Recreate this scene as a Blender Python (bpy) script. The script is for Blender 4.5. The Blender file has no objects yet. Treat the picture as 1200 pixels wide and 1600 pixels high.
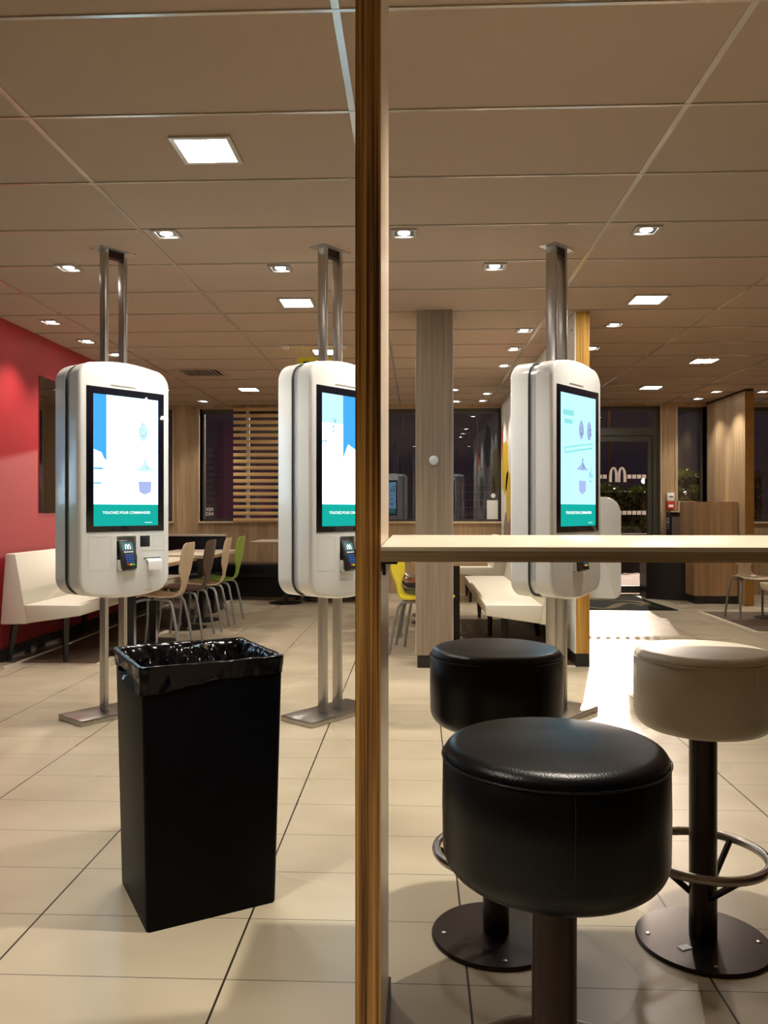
import bpy, bmesh, math, random
from mathutils import Vector, Matrix, noise

# ------------------------------------------------------------------ camera, world, exposure
sc = bpy.context.scene
COL = sc.collection
EYE, CEIL = 1.18, 2.675
cam_data = bpy.data.cameras.new('camera')
cam = bpy.data.objects.new('camera', cam_data)
COL.objects.link(cam)
cam.location = (0, 0, EYE)
cam.rotation_euler = (math.pi / 2, 0, math.atan(52 / 1268))
cam_data.sensor_fit = 'VERTICAL'
cam_data.sensor_height = 36.0
cam_data.lens = 36.0 * 1268 / 1600
cam_data.shift_y = -3 / 1600
cam_data.clip_end = 200
sc.camera = cam

world = bpy.data.worlds.new('night_sky')
sc.world = world
world.use_nodes = True
world.node_tree.nodes['Background'].inputs[0].default_value = (0.045, 0.028, 0.04, 1)
world.node_tree.nodes['Background'].inputs[1].default_value = 0.45

sc.view_settings.view_transform = 'Standard'
sc.view_settings.look = 'None'
sc.view_settings.exposure = 0.1
sc.view_settings.gamma = 1.0
sc.view_settings.use_curve_mapping = False

SPOT_W = 80
PANEL_E = 80
STREET_W = 9000
WARM = (1.0, 0.92, 0.79)
random.seed(7)
PI = math.pi

# ------------------------------------------------------------------ materials
def nt(name):
    m = bpy.data.materials.new(name)
    m.use_nodes = True
    t = m.node_tree
    return m, t, t.nodes['Principled BSDF']

def lk(t, a, b):
    t.links.new(a, b)

def plain(name, col, rough=0.5, metal=0.0, spec=0.5, coat=0.0, bump=0.0, bscale=200, var=0.0, vscale=3.0):
    m, t, p = nt(name)
    p.inputs['Base Color'].default_value = (*col, 1)
    p.inputs['Roughness'].default_value = rough
    p.inputs['Metallic'].default_value = metal
    p.inputs['Specular IOR Level'].default_value = spec
    p.inputs['Coat Weight'].default_value = coat
    tc = t.nodes.new('ShaderNodeTexCoord')
    if var > 0:
        n = t.nodes.new('ShaderNodeTexNoise'); n.inputs['Scale'].default_value = vscale; n.inputs['Detail'].default_value = 5
        lk(t, tc.outputs['Object'], n.inputs['Vector'])
        r = t.nodes.new('ShaderNodeValToRGB')
        r.color_ramp.elements[0].position = 0.3; r.color_ramp.elements[1].position = 0.7
        r.color_ramp.elements[0].color = (*[c * (1 - var) for c in col], 1)
        r.color_ramp.elements[1].color = (*[min(1, c * (1 + var)) for c in col], 1)
        lk(t, n.outputs['Fac'], r.inputs['Fac']); lk(t, r.outputs['Color'], p.inputs['Base Color'])
    if bump > 0:
        n = t.nodes.new('ShaderNodeTexNoise'); n.inputs['Scale'].default_value = bscale; n.inputs['Detail'].default_value = 3
        lk(t, tc.outputs['Object'], n.inputs['Vector'])
        b = t.nodes.new('ShaderNodeBump'); b.inputs['Strength'].default_value = bump; b.inputs['Distance'].default_value = 0.002
        lk(t, n.outputs['Fac'], b.inputs['Height']); lk(t, b.outputs['Normal'], p.inputs['Normal'])
    return m

def emit(name, col, s):
    m = bpy.data.materials.new(name); m.use_nodes = True
    t = m.node_tree; t.nodes.clear()
    e = t.nodes.new('ShaderNodeEmission'); o = t.nodes.new('ShaderNodeOutputMaterial')
    e.inputs[0].default_value = (*col, 1); e.inputs[1].default_value = s
    lk(t, e.outputs[0], o.inputs[0])
    return m

def wood(name, c1, c2, c3, scale=(30, 30, 1.2), rough=0.45, planks=0.0, lo=0.28, spec=0.4):
    """long-grain wood laminate, grain runs along the axis with the small scale"""
    m, t, p = nt(name)
    tc = t.nodes.new('ShaderNodeTexCoord')
    mp = t.nodes.new('ShaderNodeMapping'); mp.inputs['Scale'].default_value = scale
    lk(t, tc.outputs['Object'], mp.inputs['Vector'])
    n = t.nodes.new('ShaderNodeTexNoise'); n.inputs['Scale'].default_value = 1.0; n.inputs['Detail'].default_value = 8
    n.inputs['Roughness'].default_value = 0.65
    lk(t, mp.outputs['Vector'], n.inputs['Vector'])
    r = t.nodes.new('ShaderNodeValToRGB')
    e = r.color_ramp.elements
    e[0].position = lo; e[0].color = (*c1, 1); e[1].position = 1 - lo; e[1].color = (*c3, 1)
    x = r.color_ramp.elements.new(0.5); x.color = (*c2, 1)
    lk(t, n.outputs['Fac'], r.inputs['Fac'])
    out = r.outputs['Color']
    if planks > 0:
        sx = t.nodes.new('ShaderNodeSeparateXYZ'); lk(t, tc.outputs['Object'], sx.inputs[0])
        ad = t.nodes.new('ShaderNodeMath'); ad.operation = 'ADD'
        lk(t, sx.outputs['X'], ad.inputs[0]); lk(t, sx.outputs['Y'], ad.inputs[1])
        dv = t.nodes.new('ShaderNodeMath'); dv.operation = 'DIVIDE'; dv.inputs[1].default_value = planks
        lk(t, ad.outputs[0], dv.inputs[0])
        fl = t.nodes.new('ShaderNodeMath'); fl.operation = 'FLOOR'; lk(t, dv.outputs[0], fl.inputs[0])
        wn = t.nodes.new('ShaderNodeTexWhiteNoise'); wn.noise_dimensions = '1D'; lk(t, fl.outputs[0], wn.inputs['W'])
        mr = t.nodes.new('ShaderNodeMapRange'); mr.inputs['To Min'].default_value = 0.82; mr.inputs['To Max'].default_value = 1.12
        lk(t, wn.outputs['Value'], mr.inputs['Value'])
        mx = t.nodes.new('ShaderNodeVectorMath'); mx.operation = 'SCALE'
        lk(t, out, mx.inputs[0]); lk(t, mr.outputs['Result'], mx.inputs['Scale'])
        out = mx.outputs['Vector']
    lk(t, out, p.inputs['Base Color'])
    p.inputs['Roughness'].default_value = rough
    p.inputs['Specular IOR Level'].default_value = spec
    return m

def brushed(name, col, rough=0.28):
    m, t, p = nt(name)
    p.inputs['Base Color'].default_value = (*col, 1)
    p.inputs['Metallic'].default_value = 1.0
    tc = t.nodes.new('ShaderNodeTexCoord')
    mp = t.nodes.new('ShaderNodeMapping'); mp.inputs['Scale'].default_value = (260, 260, 3)
    lk(t, tc.outputs['Object'], mp.inputs['Vector'])
    n = t.nodes.new('ShaderNodeTexNoise'); n.inputs['Scale'].default_value = 1.0; n.inputs['Detail'].default_value = 3
    lk(t, mp.outputs['Vector'], n.inputs['Vector'])
    r = t.nodes.new('ShaderNodeMapRange'); r.inputs['To Min'].default_value = rough * 0.75; r.inputs['To Max'].default_value = rough * 1.3
    lk(t, n.outputs['Fac'], r.inputs['Value']); lk(t, r.outputs['Result'], p.inputs['Roughness'])
    return m

def glassy(name, tint=(0.8, 0.83, 0.85)):
    m = bpy.data.materials.new(name); m.use_nodes = True
    t = m.node_tree; t.nodes.clear()
    o = t.nodes.new('ShaderNodeOutputMaterial'); mx = t.nodes.new('ShaderNodeMixShader')
    tr = t.nodes.new('ShaderNodeBsdfTransparent'); tr.inputs[0].default_value = (*tint, 1)
    gl = t.nodes.new('ShaderNodeBsdfGlossy'); gl.inputs['Roughness'].default_value = 0.0
    gl.inputs[0].default_value = (0.85, 0.87, 0.9, 1)
    fr = t.nodes.new('ShaderNodeFresnel'); fr.inputs[0].default_value = 1.5
    mm = t.nodes.new('ShaderNodeMath'); mm.operation = 'MULTIPLY'; mm.inputs[1].default_value = 1.9
    lk(t, fr.outputs[0], mm.inputs[0]); lk(t, mm.outputs[0], mx.inputs[0])
    lk(t, tr.outputs[0], mx.inputs[1]); lk(t, gl.outputs[0], mx.inputs[2]); lk(t, mx.outputs[0], o.inputs[0])
    return m

def floor_material():
    m, t, p = nt('beige_floor_tiles')
    tc = t.nodes.new('ShaderNodeTexCoord')
    s = t.nodes.new('ShaderNodeSeparateXYZ'); lk(t, tc.outputs['Object'], s.inputs[0])
    def line(sock, off, pitch, w):
        a = t.nodes.new('ShaderNodeMath'); a.operation = 'SUBTRACT'; a.inputs[1].default_value = off - pitch * 60 - pitch / 2; lk(t, sock, a.inputs[0])
        b = t.nodes.new('ShaderNodeMath'); b.operation = 'MODULO'; b.inputs[1].default_value = pitch; lk(t, a.outputs[0], b.inputs[0])
        c = t.nodes.new('ShaderNodeMath'); c.operation = 'SUBTRACT'; c.inputs[1].default_value = pitch / 2; lk(t, b.outputs[0], c.inputs[0])
        d = t.nodes.new('ShaderNodeMath'); d.operation = 'ABSOLUTE'; lk(t, c.outputs[0], d.inputs[0])
        e = t.nodes.new('ShaderNodeMath'); e.operation = 'LESS_THAN'; e.inputs[1].default_value = w; lk(t, d.outputs[0], e.inputs[0])
        return e
    lx = line(s.outputs['X'], 0.127, 0.611, 0.0030)
    ly = line(s.outputs['Y'], 2.022, 0.3045, 0.0013)
    mx = t.nodes.new('ShaderNodeMath'); mx.operation = 'MAXIMUM'; lk(t, lx.outputs[0], mx.inputs[0]); lk(t, ly.outputs[0], mx.inputs[1])
    n = t.nodes.new('ShaderNodeTexNoise'); n.inputs['Scale'].default_value = 2.2; n.inputs['Detail'].default_value = 2; n.inputs['Roughness'].default_value = 0.45
    mp = t.nodes.new('ShaderNodeMapping'); mp.inputs['Scale'].default_value = (1.0, 1.3, 1); lk(t, tc.outputs['Object'], mp.inputs[0]); lk(t, mp.outputs[0], n.inputs['Vector'])
    r = t.nodes.new('ShaderNodeValToRGB'); r.color_ramp.elements[0].position = 0.22; r.color_ramp.elements[1].position = 0.78
    r.color_ramp.elements[0].color = (0.45, 0.375, 0.265, 1); r.color_ramp.elements[1].color = (0.60, 0.52, 0.385, 1)
    lk(t, n.outputs['Fac'], r.inputs['Fac'])
    mc = t.nodes.new('ShaderNodeMix'); mc.data_type = 'RGBA'
    lk(t, mx.outputs[0], mc.inputs['Factor']); lk(t, r.outputs['Color'], mc.inputs[6]); mc.inputs[7].default_value = (0.035, 0.028, 0.02, 1)
    lk(t, mc.outputs[2], p.inputs['Base Color'])
    n2 = t.nodes.new('ShaderNodeTexNoise'); n2.inputs['Scale'].default_value = 1.3; n2.inputs['Detail'].default_value = 1; lk(t, tc.outputs['Object'], n2.inputs['Vector'])
    rr = t.nodes.new('ShaderNodeMapRange'); rr.inputs['To Min'].default_value = 0.24; rr.inputs['To Max'].default_value = 0.32
    lk(t, n2.outputs['Fac'], rr.inputs['Value']); lk(t, rr.outputs['Result'], p.inputs['Roughness'])
    p.inputs['Specular IOR Level'].default_value = 0.35
    return m

M = {}
M['floor'] = floor_material()
M['ceil'] = plain('textured_ceiling_tile', (0.41, 0.305, 0.225), 0.9, bump=0.5, bscale=900, var=0.05, vscale=300)
M['grid'] = plain('ceiling_grid_metal', (0.52, 0.46, 0.38), 0.24, metal=0.45, spec=0.6)
M['red'] = plain('red_wall_paint', (0.38, 0.020, 0.028), 0.55, var=0.05, bump=0.3, bscale=300)
M['wood'] = wood('oak_wall_laminate', (0.33, 0.22, 0.12), (0.45, 0.31, 0.18), (0.56, 0.41, 0.25), planks=0.13)
M['wood_light'] = wood('pale_oak_trim', (0.50, 0.36, 0.21), (0.62, 0.47, 0.30), (0.70, 0.55, 0.37), scale=(20, 20, 1.0))
M['greywood'] = wood('grey_oak_laminate', (0.235, 0.175, 0.12), (0.335, 0.255, 0.18), (0.43, 0.335, 0.24), scale=(34, 34, 0.9), planks=0.07)
M['warmwood'] = wood('warm_oak_laminate', (0.36, 0.215, 0.10), (0.45, 0.28, 0.14), (0.53, 0.35, 0.19), scale=(26, 26, 1.0), planks=0.09)
M['slat'] = wood('honey_pine', (0.50, 0.31, 0.12), (0.60, 0.39, 0.17), (0.68, 0.46, 0.21), scale=(1.5, 20, 40))
M['plyv'] = wood('plywood_edge_vertical', (0.08, 0.028, 0.006), (0.42, 0.20, 0.05), (0.75, 0.42, 0.12), scale=(135, 1.0, 0.9), rough=0.4, lo=0.40)
M['plyv2'] = wood('plywood_edge_golden', (0.34, 0.16, 0.03), (0.55, 0.30, 0.06), (0.72, 0.43, 0.10), scale=(90, 1.0, 1.0), rough=0.4, lo=0.38)
M['plyh'] = wood('plywood_edge_layers', (0.25, 0.17, 0.09), (0.42, 0.30, 0.18), (0.60, 0.46, 0.29), scale=(2.0, 2.0, 260), rough=0.5)
M['tabletop'] = wood('pale_table_laminate', (0.74, 0.64, 0.47), (0.80, 0.71, 0.55), (0.85, 0.77, 0.62), scale=(1.4, 26, 8), rough=0.3)
M['panelside'] = wood('pale_panel_laminate', (0.60, 0.46, 0.34), (0.68, 0.54, 0.41), (0.74, 0.61, 0.48), scale=(8, 26, 0.9), rough=0.28, spec=0.5)
M['white'] = plain('white_gloss_plastic', (0.80, 0.81, 0.80), 0.22, spec=0.5, coat=0.3)
M['seam'] = plain('dark_gasket', (0.05, 0.055, 0.05), 0.5)
M['steel'] = brushed('brushed_steel', (0.48, 0.46, 0.43), 0.30)
M['spine'] = brushed('silver_spine', (0.62, 0.64, 0.66), 0.22)
M['darksteel'] = plain('dark_bronze_metal', (0.035, 0.022, 0.018), 0.32, metal=0.6, spec=0.5)
M['ringmetal'] = brushed('worn_ring_steel', (0.42, 0.38, 0.34), 0.3)
M['chairmetal'] = plain('grey_painted_tube', (0.30, 0.30, 0.30), 0.4, metal=0.3)
M['blackmetal'] = plain('black_metal', (0.012, 0.010, 0.010), 0.35)
M['blackbin'] = plain('black_bin_plastic', (0.0015, 0.0015, 0.0028), 0.45, bump=0.2, bscale=120, spec=0.07)
M['liner'] = plain('black_bin_liner', (0.0015, 0.0015, 0.003), 0.13, spec=0.38)
M['blackvinyl'] = plain('black_vinyl', (0.0012, 0.0016, 0.0030), 0.32, spec=0.34, bump=0.25, bscale=350)
M['creamvinyl'] = plain('cream_vinyl', (0.68, 0.60, 0.46), 0.42, bump=0.25, bscale=350)
M['whitevinyl'] = plain('white_vinyl', (0.74, 0.69, 0.58), 0.4, bump=0.15, bscale=250)
M['screenglass'] = plain('black_screen_glass', (0.004, 0.005, 0.012), 0.04, spec=0.6)
M['blackmat'] = plain('black_plastic', (0.012, 0.012, 0.013), 0.35)
M['frame'] = plain('olive_grey_aluminium', (0.075, 0.07, 0.052), 0.4, metal=0.2)
M['glass'] = glassy('window_glass')
M['mirror'] = plain('dark_mirror', (0.34, 0.31, 0.31), 0.02, metal=1.0)
M['lamp'] = emit('lamp_glow', (1.0, 0.95, 0.88), 40)
M['diffuser'] = emit('panel_glow', (1.0, 0.94, 0.86), PANEL_E)
M['satin'] = plain('satin_silver_trim', (0.62, 0.60, 0.56), 0.3, metal=0.7)
M['recess'] = plain('dark_recess', (0.03, 0.03, 0.03), 0.4)
M['brownfloor'] = plain('brown_vinyl_floor', (0.115, 0.078, 0.05), 0.5, var=0.25, vscale=6)
M['strip'] = plain('pale_floor_strip', (0.72, 0.63, 0.50), 0.45)
M['skirt'] = plain('black_plinth', (0.018, 0.014, 0.012), 0.45)
M['tan'] = wood('tan_beech_ply', (0.42, 0.31, 0.19), (0.52, 0.40, 0.26), (0.60, 0.47, 0.32), scale=(12, 30, 2))
M['walnut'] = wood('dark_walnut_ply', (0.045, 0.022, 0.013), (0.07, 0.037, 0.022), (0.10, 0.055, 0.033), scale=(12, 30, 2))
M['green'] = plain('lime_green_ply', (0.25, 0.36, 0.035), 0.4, var=0.1)
M['yellow'] = plain('yellow_ply', (0.72, 0.60, 0.03), 0.4, var=0.08)
M['orange'] = plain('terracotta_ply', (0.50, 0.20, 0.10), 0.4)
M['sage'] = plain('sage_green_ply', (0.20, 0.25, 0.09), 0.4)
M['stainless'] = brushed('stainless_front', (0.5, 0.48, 0.46), 0.35)
M['decal'] = plain('frosted_sticker', (0.90, 0.84, 0.80), 0.6)
def _trans():
    t = M['decal'].node_tree; p = t.nodes['Principled BSDF']; o = t.nodes['Material Output']
    tr = t.nodes.new('ShaderNodeBsdfTranslucent'); tr.inputs[0].default_value = (0.9, 0.86, 0.82, 1)
    mx = t.nodes.new('ShaderNodeMixShader'); mx.inputs[0].default_value = 0.65
    lk(t, p.outputs[0], mx.inputs[1]); lk(t, tr.outputs[0], mx.inputs[2]); lk(t, mx.outputs[0], o.inputs[0])
_trans()
M['greywall'] = plain('unseen_wall_blue_grey', (0.50, 0.54, 0.60), 0.5)  # unseen near wall, coloured to keep red reflections off the kiosk sides
M['spinewhite'] = plain('pale_silver_plastic', (0.62, 0.65, 0.68), 0.2, metal=0.35, spec=0.6)
M['whitepaint'] = plain('white_paint', (0.82, 0.80, 0.76), 0.5)
M['paper'] = plain('receipt_paper', (0.88, 0.88, 0.86), 0.7)
M['redplastic'] = plain('red_plastic', (0.50, 0.04, 0.03), 0.4)
M['cream'] = plain('mural_white', (0.78, 0.76, 0.72), 0.5)
M['mgreen'] = plain('mural_green', (0.10, 0.20, 0.06), 0.5)
M['myellow'] = plain('mural_yellow', (0.62, 0.42, 0.03), 0.5)
M['mred'] = plain('mural_red', (0.5, 0.05, 0.05), 0.5)
M['mgrey'] = plain('mural_brown_grey', (0.25, 0.20, 0.17), 0.5)
M['matgreen'] = plain('entrance_mat_pile', (0.007, 0.011, 0.007), 0.98, spec=0.1, var=0.4, vscale=40)
M['matswirl'] = plain('entrance_mat_swirl', (0.17, 0.14, 0.075), 0.98, spec=0.1)
M['asphalt'] = plain('outdoor_paving', (0.66, 0.42, 0.32), 0.7, var=0.2, vscale=3)
M['leaf'] = plain('hedge_leaf', (0.24, 0.30, 0.08), 0.45, var=0.4, vscale=4)
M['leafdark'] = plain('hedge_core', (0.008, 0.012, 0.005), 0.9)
M['planter'] = plain('planter_concrete', (0.13, 0.10, 0.08), 0.8)
M['signyellow'] = plain('yellow_sign_card', (0.75, 0.62, 0.02), 0.5)
M['ink'] = plain('black_ink', (0.01, 0.01, 0.01), 0.5)
S = 1.0
M['s_white'] = emit('screen_white', (0.52, 0.80, 1.0), 3.4)
M['s_pale'] = emit('screen_pale_cyan', (0.33, 0.72, 1.0), 1.75)
M['s_blue'] = emit('screen_sky_blue', (0.06, 0.38, 0.85), 1.15)
M['s_teal'] = emit('screen_teal', (0.01, 0.50, 0.42), 0.85)
M['s_text'] = emit('screen_text_white', (0.9, 1.0, 1.0), 1.2)
M['s_shape'] = emit('screen_shape_grey', (0.48, 0.72, 0.80), 0.9)
M['s_shapedk'] = emit('screen_shape_slate', (0.16, 0.30, 0.42), 0.8)
M['s_lilac'] = emit('screen_lilac', (0.42, 0.50, 0.86), 1.0)
M['s_term'] = emit('terminal_screen', (0.20, 0.42, 0.40), 0.5)
M['s_key'] = emit('terminal_keys_blue', (0.08, 0.20, 0.60), 0.5)
M['s_red'] = emit('key_red', (0.8, 0.05, 0.05), 0.6)
M['s_yel'] = emit('key_yellow', (0.8, 0.7, 0.05), 0.7)
M['s_grn'] = emit('key_green', (0.1, 0.7, 0.1), 0.6)

# ------------------------------------------------------------------ mesh builder
class G:
    def __init__(self):
        self.bm = bmesh.new(); self.mi = 0; self.X = Matrix.Identity(4)
    def v(self, p):
        return self.bm.verts.new(self.X @ Vector(p))
    def f(self, vs):
        try:
            f = self.bm.faces.new(vs); f.material_index = self.mi; return f
        except ValueError:
            return None
    def box(self, x0, x1, y0, y1, z0, z1, bev=0.0, seg=2):
        vs = [self.v((x, y, z)) for x in (x0, x1) for y in (y0, y1) for z in (z0, z1)]
        fs = [self.f([vs[i] for i in q]) for q in ((0, 1, 3, 2), (4, 6, 7, 5), (0, 4, 5, 1), (2, 3, 7, 6), (0, 2, 6, 4), (1, 5, 7, 3))]
        if bev > 0:
            es = set(e for f in fs for e in f.edges)
            r = bmesh.ops.bevel(self.bm, geom=list(es), offset=bev, segments=seg, profile=0.5, affect='EDGES')
            for f in r['faces']: f.material_index = self.mi
        return self
    def prism(self, pts, a, b, plane='XZ', bev=0.0):
        """polygon in a plane, extruded along the remaining axis from a to b"""
        def P(u, w, k):
            return {'XZ': (u, k, w), 'YZ': (k, u, w), 'XY': (u, w, k)}[plane]
        A = [self.v(P(u, w, a)) for u, w in pts]; B = [self.v(P(u, w, b)) for u, w in pts]
        n = len(pts); fs = [self.f(A), self.f(B[::-1])]
        for i in range(n):
            fs.append(self.f([A[i], B[i], B[(i + 1) % n], A[(i + 1) % n]]))
        if bev > 0:
            es = set(e for f in fs if f for e in f.edges)
            r = bmesh.ops.bevel(self.bm, geom=list(es), offset=bev, segments=2, profile=0.5, affect='EDGES')
            for f in r['faces']: f.material_index = self.mi
        return self
    def lathe(self, prof, c=(0, 0, 0), seg=48):
        rings = []
        for r, z in prof:
            if r < 1e-6:
                rings.append([self.v((c[0], c[1], c[2] + z))])
            else:
                rings.append([self.v((c[0] + r * math.cos(2 * PI * i / seg), c[1] + r * math.sin(2 * PI * i / seg), c[2] + z)) for i in range(seg)])
        for a, b in zip(rings, rings[1:]):
            for i in range(seg):
                j = (i + 1) % seg
                if len(a) == 1 and len(b) == 1: continue
                if len(a) == 1: self.f([a[0], b[j], b[i]])
                elif len(b) == 1: self.f([a[i], a[j], b[0]])
                else: self.f([a[i], a[j], b[j], b[i]])
        for k, rg in ((0, rings[0]), (1, rings[-1])):
            if len(rg) > 1: self.f(rg[::-1] if k == 0 else rg)
        return self
    def tube(self, pts, r, seg=10, closed=False, r2=None):
        pts = [Vector(p) for p in pts]; n = len(pts); rings = []
        up = None
        for i, p in enumerate(pts):
            if closed: d = (pts[(i + 1) % n] - pts[i - 1])
            else: d = pts[min(i + 1, n - 1)] - pts[max(i - 1, 0)]
            d.normalize()
            if up is None:
                up = Vector((0, 0, 1)) if abs(d.z) < 0.9 else Vector((1, 0, 0))
            s = d.cross(up)
            if s.length < 1e-4: s = d.cross(Vector((0.3, 1, 0.2)))
            s.normalize(); up = s.cross(d).normalized()
            rr = r if r2 is None else r + (r2 - r) * i / (n - 1)
            rings.append([self.v(p + (s * math.cos(2 * PI * k / seg) + up * math.sin(2 * PI * k / seg)) * rr) for k in range(seg)])
        m = n if closed else n - 1
        for i in range(m):
            a, b = rings[i], rings[(i + 1) % n]
            for k in range(seg):
                self.f([a[k], a[(k + 1) % seg], b[(k + 1) % seg], b[k]])
        if not closed:
            self.f(rings[0][::-1]); self.f(rings[-1])
        return self
    def build(self, name, mats, parent=None, loc=None, rz=0.0, smooth=True, ang=32):
        bm = self.bm
        bmesh.ops.recalc_face_normals(bm, faces=bm.faces)
        if smooth:
            for f in bm.faces: f.smooth = True
            for e in bm.edges:
                if len(e.link_faces) == 2:
                    if e.calc_face_angle(0) > math.radians(ang): e.smooth = False
        me = bpy.data.meshes.new(name); bm.to_mesh(me); bm.free()
        for m in (mats if isinstance(mats, (list, tuple)) else [mats]):
            me.materials.append(M[m] if isinstance(m, str) else m)
        o = bpy.data.objects.new(name, me); COL.objects.link(o)
        if parent: o.parent = parent
        if loc: o.location = loc
        o.rotation_euler[2] = rz
        return o

def thing(name, label, cat, loc=(0, 0, 0), rz=0.0, group=None):
    o = bpy.data.objects.new(name, None); COL.objects.link(o)
    o.empty_display_size = 0.1
    o.location = loc; o.rotation_euler = (0, 0, rz)
    o['label'] = label; o['category'] = cat
    if group: o['group'] = group
    return o

def tag(o, label, cat, group=None):
    o['label'] = label; o['category'] = cat
    if group: o['group'] = group
    return o

def struct(o):
    o['kind'] = 'structure'; return o

def kids(o):
    return [c for c in bpy.data.objects if c.parent == o]

def copy_tree(o, parent=None):
    ch = kids(o)
    c = o.copy(); COL.objects.link(c); c.parent = parent
    for k in ch: copy_tree(k, c)
    return c

def place(o, loc, rz, label, group=None):
    o.location = loc; o.rotation_euler = (0, 0, rz); o['label'] = label
    if group: o['group'] = group
    return o

def text_mesh(body, name, mat, parent, loc, width, rot=(PI / 2, 0, 0), depth=0.0006, bold=0.012, height=None):
    cu = bpy.data.curves.new(name, 'FONT'); cu.body = body; cu.align_x = 'CENTER'; cu.align_y = 'CENTER'
    cu.offset = bold; cu.extrude = 0.001; cu.resolution_u = 3
    tmp = bpy.data.objects.new(name + '_tmp', cu); COL.objects.link(tmp)
    bpy.context.view_layer.update()
    dg = bpy.context.evaluated_depsgraph_get()
    me = bpy.data.meshes.new_from_object(tmp.evaluated_get(dg))
    bpy.data.objects.remove(tmp); bpy.data.curves.remove(cu)
    xs = [v.co.x for v in me.vertices]; w = max(xs) - min(xs); s = width / w
    ys = [v.co.y for v in me.vertices]; sy = s if height is None else height / (max(ys) - min(ys))
    for v in me.vertices:
        v.co.x *= s; v.co.y *= sy; v.co.z = depth if v.co.z > 0 else 0.0
    me.materials.clear(); me.materials.append(M[mat])
    o = bpy.data.objects.new(name, me); COL.objects.link(o); o.parent = parent
    o.location = loc; o.rotation_euler = rot
    return o

# ------------------------------------------------------------------ room shell
YB = 11.5          # back wall
XL = -3.23         # red wall
Y0, X0, X1 = -2.2, -5.4, 6.6

g = G(); g.box(X0, X1, Y0, YB + 0.1, -0.1, 0.0)
struct(g.build('floor', 'floor'))
g = G(); g.box(X0, X1, Y0, YB + 0.1, CEIL, CEIL + 0.1)
struct(g.build('ceiling', 'ceil'))
g = G()
for k in range(-3, 7):
    x = -1.478 + 1.235 * k
    if X0 < x < X1: g.box(x - 0.012, x + 0.012, Y0, YB, CEIL - 0.004, CEIL - 0.0005)
y = 2.414 - 0.616 * 7
while y < YB:
    if y > Y0: g.box(X0, X1, y - 0.007, y + 0.007, CEIL - 0.005, CEIL - 0.0005)
    y += 0.616
struct(g.build('trim_1', 'grid', smooth=False))

def zone(n, x0, x1, y0, y1, sides):
    g = G(); g.box(x0, x1, y0, y1, 0.0, 0.003); struct(g.build('floor_%d' % n, 'brownfloor'))
    g = G()
    if 'r' in sides: g.box(x1, x1 + 0.05, y0 - 0.05, y1, 0.0, 0.005)
    if 'l' in sides: g.box(x0 - 0.05, x0, y0 - 0.05, y1, 0.0, 0.005)
    if 'f' in sides: g.box(x0, x1, y0 - 0.05, y0, 0.0, 0.005)
    struct(g.build('trim_%d' % (n + 10), 'strip'))
zone(2, XL, -2.46, 6.15, YB, 'r')
zone(3, 0.42, 1.19, 6.2, 8.8, 'lf')
zone(4, 3.3, 4.6, 8.0, 9.55, 'lf')
g = G(); g.box(-3.08, -3.055, 5.9, 9.9, 0.0, 0.012); struct(g.build('trim_5', 'strip'))

# walls
g = G(); g.box(XL - 0.12, XL, 5.35, 9.9, 0, CEIL); struct(g.build('wall_left', 'red'))
g = G(); g.box(-4.72, -4.60, Y0, 5.35, 0, CEIL); g.box(-4.60, XL - 0.12, 5.35, 5.47, 0, CEIL); struct(g.build('wall_side', 'greywall'))
g = G(); g.box(XL, XL + 0.012, 5.35, 9.9, 0, 0.10); struct(g.build('baseboard_left', 'skirt'))
g = G(); g.box(X0 - 0.1, X0, 9.9, YB, 0, CEIL); g.box(X0, XL - 0.12, 9.8, 9.9, 0, CEIL); struct(g.build('wall_alcove', 'wood'))
g = G(); g.box(X1, X1 + 0.1, Y0, YB, 0, CEIL); struct(g.build('wall_right', 'wood'))
g = G(); g.box(-4.72, X1, Y0 - 0.1, Y0, 0, CEIL); struct(g.build('wall_behind', 'greywood'))

# back wall: (x0, x1, sill, head) openings
W = [(-5.4, -3.50, 1.02, 2.63), (-3.11, -1.40, 1.02, 2.63), (-1.05, 1.18, 1.02, 2.63),
     (3.63, 4.03, 1.02, 2.63), (4.145, 6.4, 1.02, 2.63)]
DX0, DX1, DH = 2.05, 3.40, 2.64
g = G()
xs = [X0]
for a, b, s_, h_ in W[:3]:
    g.box(a, b, YB, YB + 0.22, 0, s_); g.box(a, b, YB, YB + 0.22, h_, CEIL)
for a, b in ((-3.50, -3.11), (-1.40, -1.05), (1.18, DX0), (DX1, 3.63), (4.03, 4.145), (6.4, X1)):
    g.box(a, b, YB, YB + 0.22, 0, CEIL)
g.box(DX0, DX1, YB, YB + 0.22, DH, CEIL)
for a, b, s_, h_ in W[3:]:
    g.box(a, b, YB, YB + 0.22, 0, s_); g.box(a, b, YB, YB + 0.22, h_, CEIL)
struct(g.build('wall_back', 'wood'))
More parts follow.
